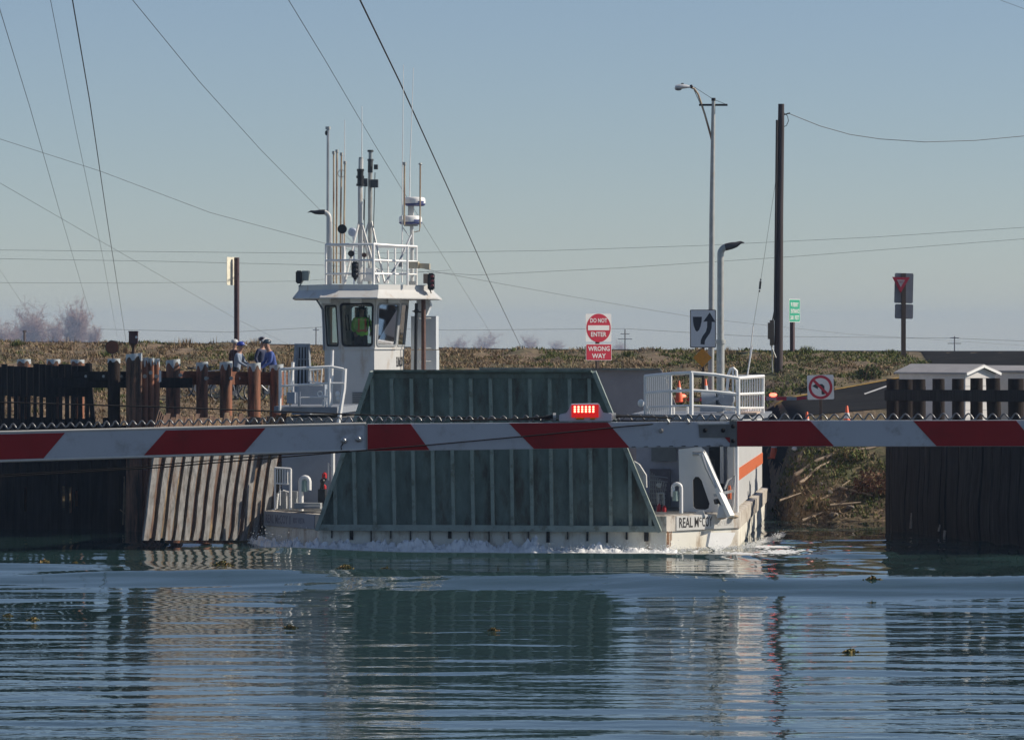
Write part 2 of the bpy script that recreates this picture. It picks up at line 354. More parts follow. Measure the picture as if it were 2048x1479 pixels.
# ------------------------------------------------------------------ water
def watermat():
    m = bpy.data.materials.new('river_water'); m.use_nodes = True; t = m.node_tree; n = t.nodes; l = t.links; b = n['Principled BSDF']
    b.inputs['Base Color'].default_value = (0.020, 0.048, 0.046, 1); b.inputs['Roughness'].default_value = 0.03; b.inputs['IOR'].default_value = 1.6
    tc = n.new('ShaderNodeTexCoord')
    def nz(scale, st, loc, det=2.0, dist=0.0):
        mp = n.new('ShaderNodeMapping'); mp.inputs['Scale'].default_value = st; mp.inputs['Location'].default_value = loc
        l.new(tc.outputs['Object'], mp.inputs[0]); q = n.new('ShaderNodeTexNoise'); q.inputs['Scale'].default_value = scale
        q.inputs['Detail'].default_value = det; q.inputs['Roughness'].default_value = 0.5; q.inputs['Distortion'].default_value = dist
        l.new(mp.outputs[0], q.inputs['Vector']); return q.outputs['Fac']
    def ma(op, a, b2):
        q = n.new('ShaderNodeMath'); q.operation = op
        for s, w in zip(q.inputs, (a, b2)):
            if isinstance(w, (int, float)): s.default_value = w
            else: l.new(w, s)
        return q.outputs[0]
    sx = n.new('ShaderNodeSeparateXYZ'); l.new(tc.outputs['Object'], sx.inputs[0])
    # ripples die down in the lee of the boat, 86 m out and farther
    mr = n.new('ShaderNodeMapRange'); mr.interpolation_type = 'SMOOTHSTEP'; l.new(sx.outputs['Y'], mr.inputs['Value'])
    mr.inputs['From Min'].default_value = 50; mr.inputs['From Max'].default_value = 82; mr.inputs['To Min'].default_value = 1.0; mr.inputs['To Max'].default_value = 0.38
    patch = n.new('ShaderNodeMapRange'); l.new(nz(0.11, (1, 0.6, 1), (5, 2, 0), 3), patch.inputs['Value'])
    patch.inputs['From Min'].default_value = 0.35; patch.inputs['From Max'].default_value = 0.65; patch.inputs['To Min'].default_value = 0.55; patch.inputs['To Max'].default_value = 1.3
    big = ma('MULTIPLY', nz(0.95, (0.26, 1.0, 1), (0, 0, 0), 2.0, 0.4), WAVE1)
    mid = ma('MULTIPLY', nz(2.2, (0.35, 1.0, 1), (9, 4, 0), 2.0, 0.3), WAVE2)
    fin = ma('MULTIPLY', nz(7.0, (0.8, 1.0, 1), (2, 8, 0), 1.0), WAVE3)
    h = ma('ADD', ma('ADD', big, mid), fin)
    h = ma('MULTIPLY', ma('MULTIPLY', h, mr.outputs[0]), patch.outputs[0])
    bp = n.new('ShaderNodeBump'); bp.inputs['Strength'].default_value = 1; bp.inputs['Distance'].default_value = 1.0
    l.new(h, bp.inputs['Height']); l.new(bp.outputs[0], b.inputs['Normal'])
    return m
WAVE1, WAVE2, WAVE3 = 0.026, 0.017, 0.0048
M['water'] = watermat()
def z_water(x, y):
    n1 = noise.noise(Vector((x * 0.13, y * 0.11, 1)))
    w = 0.37 * math.exp(-((y - (85.4 - 0.195 * x + 0.7 * n1)) / 2.4) ** 2) * (1 + 0.22 * noise.noise(Vector((x * 0.22, y * 0.5, 3))))
    far = sm(100, 62, y) if y < 100 else 0
    w += (0.012 + 0.016 * far) * noise.noise(Vector((x * 0.34 + 0.1 * y, y * 1.05, 9)))
    w += (0.006 + 0.008 * far) * noise.noise(Vector((x * 0.7, y * 2.0, 12)))
    w += 0.0045 * noise.noise(Vector((x * 0.6, y * 2.7, 14))) * far
    w += 0.075 * noise.noise(Vector((x * 0.9, y * 1.1, 23))) * sm(5.4, 7.4, x) * sm(88, 93, y)
    w += 0.014 * noise.noise(Vector((x * 0.45, y * 1.7, 15))) * sm(74, 82, y) * (1 - sm(99, 102, y))
    w += 0.04 * math.exp(-((y - (79.8 - 0.16 * x + 0.4 * n1)) / 0.8) ** 2)
    w += 0.17 * math.exp(-((y - (98.5 + 0.15 * x)) / 2.2) ** 2) * (1 - sm(-7.5, -2.5, x)) * (1 + 0.6 * n1)
    w += 0.10 * math.exp(-((y - (101.6 - 0.22 * (x + 6))) / 0.7) ** 2) * sm(-12, -9, x) * (1 - sm(-6.6, -5.2, x))
    w += 0.10 * math.exp(-((y - (97.4 - 0.105 * x)) / 0.55) ** 2) * sm(-6.8, -5.5, x) * (1 - sm(5.4, 6.4, x))
    w += 0.05 * math.exp(-((y - (100.5 - 0.35 * (x - 6))) / 1.6) ** 2) * sm(5, 7.5, x) * (1 - sm(8, 12, x))
    w += 0.05 * noise.noise(Vector((x * 0.22, y * 0.35, 0))) * sm(40, 60, y) * sm(6, 9, x) * sm(96, 104, y)
    return w
xs = [-900, -200, -60, -35] + [-20 + 0.4 * i for i in range(101)] + [35, 60, 200, 900]
ys = [33, 38, 44] + [48 + 0.14 * i for i in range(200)] + [76 + 0.14 * i for i in range(215)] + [106.2 + 0.5 * i for i in range(40)] + [132]
vv = [(x, y, z_water(x, y) if abs(x) < 30 else 0) for y in ys for x in xs]; nx = len(xs)
ff = [(j * nx + i, j * nx + i + 1, (j + 1) * nx + i + 1, (j + 1) * nx + i) for j in range(len(ys) - 1) for i in range(nx - 1)]
me = bpy.data.meshes.new('water'); me.from_pydata(vv, [], ff); me.materials.append(M['water']); me.polygons.foreach_set('use_smooth', [True] * len(ff))
tag(bpy.data.objects.new('water', me), 'rippled dark green river reflecting the boat and sky', kind='structure'); C.objects.link(bpy.data.objects['water'])

# ------------------------------------------------------------------ grass and weeds on the bank
def leafmat(name, cols, rough=0.7):
    m = bpy.data.materials.new(name); m.use_nodes = True; t = m.node_tree; n = t.nodes; l = t.links; b = n['Principled BSDF']
    b.inputs['Roughness'].default_value = rough; b.inputs['Specular IOR Level'].default_value = 0.2
    gi = n.new('ShaderNodeNewGeometry'); cr = n.new('ShaderNodeValToRGB'); cr.color_ramp.interpolation = 'LINEAR'
    e = cr.color_ramp.elements
    for i, c in enumerate(cols):
        p = i / (len(cols) - 1)
        q = e[i] if i < 2 else e.new(p)
        q.position = p; q.color = (*c, 1)
    l.new(gi.outputs['Random Per Island'], cr.inputs[0]); l.new(cr.outputs[0], b.inputs['Base Color'])
    return m
M['grass'] = leafmat('green_grass_blades', [(0.045, 0.07, 0.015), (0.085, 0.12, 0.025), (0.14, 0.155, 0.04), (0.20, 0.165, 0.06)])
M['dry'] = leafmat('dry_weed_stalks', [(0.15, 0.10, 0.055), (0.27, 0.19, 0.11), (0.40, 0.30, 0.17), (0.20, 0.13, 0.085), (0.13, 0.12, 0.04)])
M['bramble'] = leafmat('bramble_leaves', [(0.03, 0.055, 0.014), (0.055, 0.085, 0.02), (0.09, 0.115, 0.035), (0.12, 0.12, 0.04)])
M['reddry'] = leafmat('reddish_dry_brush', [(0.10, 0.045, 0.03), (0.17, 0.08, 0.05), (0.22, 0.13, 0.07)])
class Blades:
    def __init__(s): s.v = []; s.f = []
    def blade(s, p, h, w, lean, az):
        x, y, z = p; dx, dy = math.cos(az), math.sin(az); i = len(s.v)
        px, py = -dy * w / 2, dx * w / 2
        s.v += [(x - px, y - py, z - 0.03), (x + px, y + py, z - 0.03), (x + dx * lean * 0.45 + px * .7, y + dy * lean * 0.45 + py * .7, z + h * 0.6), (x + dx * lean * 0.45 - px * .7, y + dy * lean * 0.45 - py * .7, z + h * 0.6), (x + dx * lean, y + dy * lean, z + h)]
        s.f += [(i, i + 1, i + 2, i + 3), (i + 3, i + 2, i + 4)]
    def leaf(s, p, r):
        a = Vector((random.gauss(0, 1), random.gauss(0, 1), random.gauss(0, 1))).normalized(); b = a.orthogonal().normalized()
        c = a.cross(b); p = Vector(p); i = len(s.v)
        s.v += [tuple(p - b * r), tuple(p + c * r * .5), tuple(p + b * r), tuple(p - c * r * .5)]; s.f.append((i, i + 1, i + 2, i + 3))
    def build(s, name, mat, parent=None, org=None):
        v = s.v if org is None else [(a - org[0], b - org[1], c - org[2]) for a, b, c in s.v]
        me = bpy.data.meshes.new(name); me.from_pydata(v, [], s.f); me.materials.append(mat)
        o = bpy.data.objects.new(name, me); C.objects.link(o)
        if parent: o.parent = parent
        return o
rg = random.Random(11)
gr, dr, br = Blades(), Blades(), Blades()
def spots():
    for k in range(9500): yield rg.uniform(-19.5, -5.2), rg.uniform(113.3, 143.2)
    for k in range(10500): yield rg.uniform(-5, 15.5), rg.uniform(127.5, 143.2)
    for k in range(1600): yield rg.uniform(7.3, 11.8), rg.uniform(115.6, 119.8)
for x, y in spots():
    if not veg(x, y): continue
    z = z_ground(x, y)
    if noise.noise(Vector((x * 0.9, y * 0.35, 21))) > 0.30: continue
    g = noise.noise(Vector((x * 0.35, y * 0.16, 2))) + 0.45 * noise.noise(Vector((x * 1.1, y * 0.6, 5)))
    low = sm(141, 128, y) if x > -4 else 0.0
    right = sm(1, 7, x) * (1 if y > 126 else 0)
    if g + 0.36 * low + 0.32 * right - 0.12 + rg.gauss(0, 0.16) > 0.24:
        if right > 0.3 and low > 0.2 and rg.random() < 0.35:
            for q in range(9): br.leaf((x + rg.gauss(0, .16), y + rg.gauss(0, .16), z + abs(rg.gauss(0.03, .06))), rg.uniform(.02, .05))
        else:
            for q in range(6): gr.blade((x + rg.gauss(0, .10), y + rg.gauss(0, .10), z), rg.uniform(.04, .10), rg.uniform(.025, .05), rg.uniform(.03, .14), rg.uniform(0, 6.28))
    else:
        for q in range(5): dr.blade((x + rg.gauss(0, .14), y + rg.gauss(0, .14), z), rg.uniform(.02, .11), rg.uniform(.02, .05), rg.uniform(.05, .22), rg.uniform(0, 6.28))
        if rg.random() < .012:
            for q in range(5): dr.blade((x + rg.gauss(0, .1), y, z), rg.uniform(.14, .32), .022, rg.uniform(.03, .2), rg.uniform(0, 6.28))
for k in range(80):                                      # bigger clumps that break the even cover
    x, y = (rg.uniform(-19, -6), rg.uniform(123, 143)) if k % 2 else (rg.uniform(-2, 14), rg.uniform(129.5, 143))
    if not veg(x, y): continue
    z = z_ground(x, y); s_ = rg.uniform(.15, .42); kind = rg.random()
    for q in range(int(60 * s_ / .25)):
        u, v_ = rg.gauss(0, s_ * .55), rg.gauss(0, s_ * .45); hh = max(0, 1 - (u * u + v_ * v_) / (s_ * s_)) * s_ * .75
        if kind < .45: br.leaf((x + u, y + v_, z + hh * rg.random()), rg.uniform(.02, .045))
        elif kind < .7: gr.blade((x + u * .6, y + v_ * .6, z), s_ * rg.uniform(.4, .8), .03, rg.uniform(.02, s_ * .5), rg.uniform(0, 6.28))
        else: dr.blade((x + u * .6, y + v_ * .6, z), s_ * rg.uniform(.4, 1.0), .022, rg.uniform(.02, s_ * .6), rg.uniform(0, 6.28))
tag(gr.build('grass', M['grass']), 'green grass growing in patches on the levee slope', 'grass', kind='stuff')
tag(dr.build('dry_grass', M['dry']), 'tan dry grass and dead weeds covering the levee slope', 'dry grass', kind='stuff')
tag(br.build('ground_cover', M['bramble']), 'low dark green bramble ground cover above the ferry approach', 'ground cover', kind='stuff')

# taller plants one can point to
def bush(px, py, D, w, h, mat, label, name='shrub', leaves=260, stalks=40):
    p = W(px, py, D); z = z_ground(p.x, D); t = thing(name, label, 'shrub', (p.x, D, z))
    b = Blades(); l2 = Blades()
    for k in range(stalks): b.blade((rg.gauss(0, w * .2), rg.gauss(0, w * .2), 0), rg.uniform(.5, 1) * h, .03, rg.uniform(0, w * .5), rg.uniform(0, 6.28))
    for k in range(leaves):
        a = rg.uniform(0, 6.28); rr = w / 2 * math.sqrt(rg.random()); zz = h * rg.random() * (1 - 0.55 * (2 * rr / w) ** 2)
        l2.leaf((rr * math.cos(a), rr * math.sin(a) * .7, zz), rg.uniform(.03, .075))
    b.build('stalks', M['dry'], t); l2.build('foliage', mat, t); return t
bush(1745, 985, 116.6, 1.2, 0.75, M['reddry'], 'reddish brown dry brush at the foot of the bank beside the dark timber wall', leaves=700)
bush(1580, 985, 116.4, 0.9, 0.55, M['reddry'], 'brown tangled brush on the bank just right of the boat stern', leaves=420)
bush(1635, 1005, 116.0, 0.7, 0.45, M['grass'], 'bright green reed tuft low on the bank between boat and dark wall', name='reed_tuft', leaves=120, stalks=120)
bush(1700, 940, 118.0, 0.9, 0.4, M['grass'], 'green weedy bush on the bank above the reddish brush', leaves=260, stalks=60)
bush(1640, 775, 129.2, 1.0, 0.55, M['bramble'], 'rounded dark green bramble bush behind the no left turn sign', leaves=600)
bush(1738, 757, 131.6, 0.8, 0.5, M['bramble'], 'small bramble bush at the edge of the ferry approach left of the shed', leaves=420)
bush(985, 725, 133.5, 1.5, 0.5, M['grass'], 'green shrub on the slope left of the wrong way sign', leaves=300, stalks=90)

# driftwood and rocks on the right bank
def log(a, b, r, label):
    pa, pb = W(*a), W(*b)
    pa.z = max(pa.z, z_ground(pa.x, pa.y) + r * .5); pb.z = max(pb.z, z_ground(pb.x, pb.y) + r * .5)
    t = thing('driftwood_log', label, 'driftwood', pa, group='driftwood on the bank')
    m = MB(); d = pb - pa; pts = []
    for k in range(13):
        q = d * (k / 12); g_ = z_ground(pa.x + q.x, pa.y + q.y) + r * .7 - pa.z
        if q.z < g_: q.z = g_
        pts.append(q)
    pts = [pts[0]] + [(pts[k - 1] + pts[k] * 2 + pts[k + 1]) / 4 for k in range(1, 12)] + [pts[12]]
    m.tube(pts, [r * (1 - 0.5 * k / 12) * (1 + .10 * math.sin(k * 2.1)) for k in range(13)], 8)
    m.build('trunk', M['driftwood'], t); m2 = MB()
    m2.tube([pts[4], pts[4] + Vector((.10, -.03, .10)), pts[4] + Vector((.20, -.05, .13))], [r * .5, r * .35, r * .15], 6); m2.build('branch_stub', M['driftwood'], t)
log((1590, 949, 117.6), (1768, 890, 118.6), 0.06, 'long pale driftwood trunk lying aslant on the bank')
log((1600, 965, 116.9), (1660, 930, 117.8), 0.045, 'short pale driftwood log beneath the long trunk')
log((1596, 924, 118.4), (1632, 906, 119), 0.05, 'stubby driftwood branch near the white rubbish')
log((1680, 980, 116.7), (1745, 990, 116.3), 0.045, 'thin bleached branch in front of the reddish brush')
log((1605, 1040, 115.5), (1650, 1022, 115.8), 0.04, 'thin dark branch lying at the waterline right of the boat')
log((1640, 1000, 116.2), (1700, 968, 117.0), 0.035, 'thin grey stick leaning up the bank between the reeds and the brush')
log((1560, 1000, 115.9), (1602, 985, 116.3), 0.03, 'short dark stick on the bank beside the boat stern')
log((1660, 1010, 115.8), (1722, 1004, 115.9), 0.04, 'dark waterlogged branch under the thin bleached one')
rr = random.Random(5)
for k, (px, py, D, r) in enumerate([(1560, 950, 117, .12), (1574, 932, 117.6, .10), (1597, 975, 116.6, .16), (1613, 990, 116.3, .2), (1640, 965, 116.9, .13), (1622, 942, 117.4, .11), (1660, 985, 116.5, .15), (1588, 1012, 115.8, .17), (1700, 1005, 116.0, .18), (1668, 1020, 115.7, .2), (1720, 960, 117, .12), (1556, 985, 116.4, .14), (1640, 915, 118.4, .1), (1576, 905, 118.8, .09)]):
    p = W(px, py, D); r *= .62; m = MB(); bmesh.ops.create_icosphere(m.b, subdivisions=3, radius=r)
    for v in m.b.verts: v.co *= 1 + 0.55 * noise.noise(v.co * 9 + Vector((k * 3, 0, 0))) + .2 * noise.noise(v.co * 28); v.co.z *= .65
    o = m.build('rock', M['rock'], smooth=50); o.location = (p.x, D, z_ground(p.x, D) + r * .3)
    tag(o, 'grey brown rock half sunk in the weedy bank beside the boat', 'rock', 'rocks on the bank')
t = thing('litter_bag', 'crumpled white plastic bag lying on the bank under the barrier arm', 'litter', W(1590, 900, 119.2))
m = MB(); bmesh.ops.create_icosphere(m.b, subdivisions=3, radius=.09)
for v in m.b.verts: v.co *= 1 + .4 * noise.noise(v.co * 14); v.co.z = v.co.z * .7 + .05
m.build('bag', M['whiteclean'], t)

# ------------------------------------------------------------------ bare trees in the haze
M['twig'] = leafmat('bare_pinkish_twigs', [(0.30, 0.18, 0.125), (0.46, 0.29, 0.21), (0.58, 0.41, 0.31)])
M['bark'] = pmat('grey_bark', (0.16, 0.13, 0.12), 0.9)
def bare_tree(px, D, ytop, wpx, label, group, n=60, seed=1, base=-8.0):
    q = random.Random(seed); x = (px - CX) * D / FPX; h = CAMH + (HOR - ytop) * D / FPX - base; w = wpx * D / FPX
    t = thing('bare_tree', label, 'tree', (x, D, base), group=group)
    tr = MB(); br = MB()
    tr.tube([(0, 0, 0), (q.uniform(-.1, .1) * h, 0, h * .25), (q.uniform(-.1, .1) * h, 0, h * .5)], [.03 * h, .024 * h, .014 * h], 6)
    tw = []; fs = []
    def stick(a, b, r):
        d = (b - a).normalized(); o = d.orthogonal().normalized() * r; p = d.cross(o); i = len(tw)
        tw.extend([tuple(a + o), tuple(a - o * .5 + p * .87), tuple(a - o * .5 - p * .87), tuple(b)])
        fs.extend([(i, i + 1, i + 3), (i + 1, i + 2, i + 3), (i + 2, i, i + 3)])
    for k in range(n):
        a = q.uniform(0, 6.28); z0 = h * q.uniform(.08, .5); el = q.uniform(.15, 1.2)
        L = q.uniform(.25, .62) * h * (1.0 if el > .5 else 0.8)
        d = Vector((math.cos(a) * math.cos(el) * w / h, math.sin(a) * math.cos(el) * w / h, math.sin(el)))
        p0 = Vector((0, 0, z0)); p1 = p0 + d * L
        stick(p0, p1, .006 * h)
        for j in range(16):
            f = q.uniform(.3, 1); c = p0 + (p1 - p0) * f
            e = c + Vector((q.gauss(0, 1) * w / h, q.gauss(0, 1), q.gauss(.35, .8))) * h * .085
            stick(c, e, .0030 * h)
            for i in range(5):
                g = c + (e - c) * q.random(); stick(g, g + Vector((q.gauss(0, 1), q.gauss(0, 1), q.gauss(.3, 1))) * h * .042, .0019 * h)
    tr.build('trunk', M['bark'], t); me = bpy.data.meshes.new('crown'); me.from_pydata(tw, [], fs); me.materials.append(M['twig'])
    o = bpy.data.objects.new('crown', me); C.objects.link(o); o.parent = t
    return t
TG = 'bare trees beyond the levee'
bare_tree(152, 1900, 592, 74, 'tallest bare pinkish tree in the haze, right end of the far clump', TG, 110, 3)
bare_tree(187, 1870, 634, 34, 'small bare shrub like tree at the right foot of the tallest hazy tree', TG, 44, 4)
bare_tree(62, 1910, 606, 100, 'broad bare tree in the haze left of the tallest one', TG, 120, 5)
bare_tree(112, 1930, 624, 70, 'low bare tree filling the gap between the two bigger hazy trees', TG, 70, 6)
bare_tree(10, 1890, 624, 84, 'bare hazy tree cut by the edge of the view', TG, 80, 9)
bare_tree(-60, 1900, 615, 100, 'bare hazy tree just outside the view', TG, 60, 10)
for k, (px, yt, w, lb) in enumerate([(915, 664, 56, 'faint bare tree nearest the pilothouse lockers'), (968, 656, 90, 'widest of the faint bare trees behind the levee right of the pilothouse'), (1058, 662, 62, 'faint dark bare tree where the thick wire meets the levee'), (1112, 672, 50, 'faintest bare tree, left of the do not enter sign'), (1240, 676, 44, 'tiny faint tree right of the do not enter sign')]):
    bare_tree(px, 2400 + 10 * k, yt, w, lb, 'faint bare trees far beyond the levee', 36, 20 + k)

# ------------------------------------------------------------------ the ferry
PSI = R(6.0); FO = Vector((-0.50, 100.0, 0)); cP, sP = math.cos(PSI), math.sin(PSI)
def F(px, py, yl):
    """point of the boat seen at photo pixel px, py whose distance aft of the bow is yl"""
    k = (px - CX) / FPX
    x = (k * (FO.y + yl * cP) - FO.x - yl * sP) / (cP + k * sP)
    Y = FO.y - x * sP + yl * cP
    return Vector((x, yl, CAMH - (py - HOR) * Y / FPX))
ferry = thing('ferry', 'white double ended car ferry with raised green ramp and pilothouse coming in to the landing', 'ferry', FO, -PSI)
LEN, BW = 21.0, 6.03
def plan(b, f, ch, ins=0.0):
    return [(-f, ins), (f, ins), (b, ch + ins * .3), (b, LEN - ch - ins * .3), (f, LEN - ins), (-f, LEN - ins), (-b, LEN - ch - ins * .3), (-b, ch + ins * .3)]
m = MB()
top = plan(5.995, 4.31, 1.99, 0.03); bot = plan(5.7, 4.2, 2.15, 0.6)
m.loft([[(x, y, -0.7) for x, y in bot], [(x, y, 0.05) for x, y in plan(5.985, 4.30, 2.0, 0.06)], [(x, y, 0.80) for x, y in top]])
hull = m.build('hull', M['hullcream'], ferry, smooth=20)
for k in range(17):                                    # dark drain slots under the ramp
    m = MB(); x = F(664 + 39.3 * k, 1078, 0.05).x; w_ = .012 + .03 * (k * 7 % 5 == 2) + .012 * (k > 12); m.bbox(x - w_, x + w_, -0.01, 0.30, 0.30 - .04 * (k % 3), 0.55); m.build('drain_slot', M['blackmatt'], hull)
m = MB(); fp = plan(BW, 4.32, 2.0); ip = plan(5.7, 4.2, 1.9, .3)
m.loft([[(x, y, 0.50) for x, y in ip], [(x, y, 0.50) for x, y in fp], [(x, y, 0.88) for x, y in fp], [(x, y, 0.90) for x, y in ip]])
fend = m.build('fender', [M['fender']], ferry, smooth=15)
m = MB(); m.prism([(x, y, 0.86) for x, y in plan(5.75, 4.25, 1.9, 0.25)], (0, 0, 0.055)); m.build('deck', M['deck'], ferry, smooth=0)

# name plates on the bow corners
ch = Vector((1.71, 2.0, 0)).normalized(); cn = Vector((2.0, -1.71, 0)).normalized()
base_r = Vector((4.32, 0, 0))
def chpt(px, side=1):
    """distance along the right bow corner of photo column px"""
    lo, hi = 0, 2.63
    for _ in range(40):
        mid = (lo + hi) / 2; p = base_r + ch * mid
        w = plc(ferry) @ p
        if CX + w.x / w.y * FPX < px: lo = mid
        else: hi = mid
    return lo
t0, t1 = chpt(1352), chpt(1474); zc = 0.695
pl = base_r + ch * ((t0 + t1) / 2) + cn * 0.006; pl.z = zc
m = MB(); m.box(pl, (t1 - t0, .02, .36), Matrix((ch, -cn, (0, 0, 1))).transposed()); plate = m.build('nameplate', M['white'], ferry, smooth=0)
for s_, pa, pb, dz, hh in (('REAL', 1357.5, 1384.5, 0, .25), ('M', 1388.3, 1396.4, 0, .25), ('c', 1397.6, 1402, .055, .12), ('COY', 1403.2, 1423.5, 0, .25)):
    ta, tb = chpt(pa), chpt(pb); c0 = base_r + ch * ((ta + tb) / 2) + cn * 0.018; c0.z = zc + .01 + dz
    text(s_, 'lettering', M['ink'], plate, frame(c0, ch, (0, 0, 1)), tb - ta, hh, bold=0.012)
c2 = base_r + ch * chpt(1449) + cn * 0.018; c2.z = zc - .05
text('RIO VISTA', 'lettering', pmat('painted_over_lettering', (0.60, 0.58, 0.55), .6), plate, frame(c2, ch, (0, 0, 1)), .55, .13)
chl = Vector((1.71, -2.0, 0)).normalized(); cnl = Vector((-2.0, -1.71, 0)).normalized()
bl = Vector((-6.03, 2.0, 0)); pl = bl + chl * 1.25 + cnl * .006; pl.z = zc
m = MB(); m.box(pl, (2.4, .02, .36), Matrix((chl, -cnl, (0, 0, 1))).transposed()); platel = m.build('nameplate', M['bluegrey'], ferry, smooth=0)  # shaded copy of the white plate on the right corner
c0 = bl + chl * 0.72 + cnl * .018; c0.z = zc
text('REAL McCOY II', 'lettering', M['shadedink'], platel, frame(c0, chl, (0, 0, 1)), 1.2, .22, bold=.01)
c0 = bl + chl * 1.72 + cnl * .018; c0.z = zc
text('RIO VISTA', 'lettering', M['shadedink'], platel, frame(c0, chl, (0, 0, 1)), .55, .14)
# draught marks and rust by the ramp hinge, white bow plate
m = MB(); q = lambda px, py: F(px, py, 0.55)
m.prism([F(1416, 1064, .62), F(1466, 1064, 1.25), F(1456, 1088, 1.1), F(1432, 1103, .8), F(1411, 1092, .55)], cn * 0.06 + Vector((0.02, 0, 0)))
m.build('bow_plate', M['whiteclean'], ferry, smooth=0)
for px in (1438, 1462):
    m = MB(); t = chpt(px); p = base_r + ch * t + cn * .05; p.z = 0.80; m.ball(p, .10, 1.6, .9, .55); m.build('mooring_bitt', M['rustpole'], ferry)

M['rust'] = pmat('rust_stain', (0.26, 0.13, 0.06), .85, var=.5, scale=9, col2=(.10, .05, .03), amt=.4, sc2=8)
m = MB(); p0 = Vector((4.31, -.001, 0))
for u0, u1, z0, z1 in ((0.0, .09, .02, .52), (.09, .15, .10, .50), (.15, .19, .25, .52), (.60, .615, .2, .5), (1.3, 1.315, .1, .48)):
    a_, b_ = base_r + ch * (u0 + .015) + cn * .004, base_r + ch * u1 + cn * .004
    m.face([Vector((a_.x, a_.y, z0)), Vector((b_.x, b_.y, z0 + .06)), Vector((b_.x, b_.y, z1 - .05)), Vector((a_.x, a_.y, z1))])
m.build('rust_stain', M['rust'], hull, smooth=0)
# bow ramp, raised; ribbed underside towards us
rib_w = 0.085
yB, yT = -0.10, -0.75
BL, BR, TR, TL = F(636, 1056, yB), F(1320, 1064, yB), F(1189, 745, yT), F(746, 741, yT)
zb = (BL.z + BR.z) / 2; zt = (TL.z + TR.z) / 2
for p in (BL, BR): p.z = zb
for p in (TL, TR): p.z = zt
def rampy(z): return yB + (yT - yB) * (z - zb) / (zt - zb)
def make_ramp():
    m = MB(); m.prism([BL, BR, TR, TL], (0, 0.14, 0)); plate_o = m.build('bow_ramp', M['ramp'], ferry, smooth=0)
    for k in range(17):
        x = F(672 + 39.3 * k, 1000, -0.2).x
        z1 = zt - 0.14
        if x < TL.x: z1 = min(z1, zb + (zt - zb) * (x - BL.x) / (TL.x - BL.x))
        if x > TR.x: z1 = min(z1, zb + (zt - zb) * (BR.x - x) / (BR.x - TR.x))
        if z1 - zb < .3: continue
        m = MB(); za = zb + .14
        m.beam((x, rampy(za) - .075, za), (x, rampy(z1) - .075, z1 - .02), rib_w, .15, up=(0, 1, 0)); m.build('rib', M['ramplit'], plate_o, smooth=0)
    m = MB()
    m.beam(BL + Vector((0.02, -.09, .06)), BR + Vector((-.02, -.09, .06)), .19, .15); m.build('bottom_beam', M['ramplit'], plate_o, smooth=0)
    for a, b in ((BL, TL), (BR, TR)):
        m = MB(); m.beam(a + Vector((0, -.10, 0)), b + Vector((0, -.10, 0)), .10, .24, up=(0, 1, 0)); m.build('edge_beam', M['ramplit'], plate_o, smooth=0)
    m = MB(); m.prism([TL + Vector((.0, 0.06, -.02)), TR + Vector((0, 0.06, -.02)), TR + Vector((-.06, -.36, .05)), TL + Vector((.06, -.36, .05))], (0, 0.02, -.045))
    m.bbox(TL.x + .02, TR.x - .02, yT - .02, yT + .10, zt - .16, zt + .03); m.build('lip', M['ramp'], plate_o, smooth=0)
    return plate_o
bow = make_ramp()
# stern ramp: plain plated face seen past the bow ramp
m = MB(); y0 = LEN + .1
m.prism([(-4.25, y0, .7), (4.25, y0, .7), (2.72, y0 + .6, 4.30), (-2.75, y0 + .6, 4.34)], (0, .14, 0))
stern = m.build('stern_ramp', pmat('stern_ramp_grey', (0.30, 0.265, 0.25), .7, var=.12, scale=1.5), ferry, smooth=0)
m = MB(); m.beam((-2.75, y0 + .5, 4.33), (2.7, y0 + .5, 4.31), .16, .05); m.build('lip', M['ramp'], stern, smooth=0)

# deckhouses on each side
PZ = 3.22
m = MB(); m.bbox(-5.72, -3.25, 2.9, 18.3, .9, PZ); dl = m.build('deckhouse', M['bluegrey'], ferry, smooth=0)  # near white house, its shade put into the blue grey
for x0, x1, y0 in ((-5.70, -3.27, 2.92), (3.27, 5.58, 4.42)): m = MB(); m.bbox(x0, x1, y0, 18.28, PZ, PZ + .012); m.build('bounce_cut_sheet', M['deck'], ferry, smooth=0)  # dark sheets added on the roofs to cut sunlight bounced onto the pilothouse
m = MB(); m.bbox(F(745, 900, 2.85).x - .3, F(745, 900, 2.85).x - .08, 2.86, 2.92, .95, 3.1); m.build('door_jamb', M['navy'], dl, smooth=0)
m = MB(); m.bbox(3.25, 5.60, 4.4, 18.3, .9, PZ); d2 = m.build('deckhouse', pmat('recess_paint', (.62, .62, .70), .5, var=.1), ferry, smooth=0)
m = MB(); n = 34                                       # outer side, corrugated panels
pts = []
for k in range(n * 4 + 1):
    y = 2.3 + 16.0 * k / (n * 4); x = 5.86 + (0.03 if k % 4 in (1, 2) else 0); pts.append((x, y))
vs0 = [m.b.verts.new((x, y, .95)) for x, y in pts]; vs1 = [m.b.verts.new((x, y, PZ)) for x, y in pts]
for i in range(len(pts) - 1): m.b.faces.new((vs0[i], vs0[i + 1], vs1[i + 1], vs1[i]))
m.bbox(5.72, 5.85, 2.3, 18.3, .93, PZ)
side = m.build('side_panel', pmat('side_panel_white', (0.55, 0.56, 0.56), .45, var=.06), d2, smooth=0)
m = MB(); m.bbox(5.88, 5.905, 2.9, 18.2, 1.62, 1.93); m.build('orange_band', M['orange'], d2, smooth=0)
m = MB()
for k in range(26): m.box((5.90, 2.75, 3.15 - .055 * k), (.04, .12, .028))
m.build('vent_slots', M['blackmatt'], d2, smooth=0)
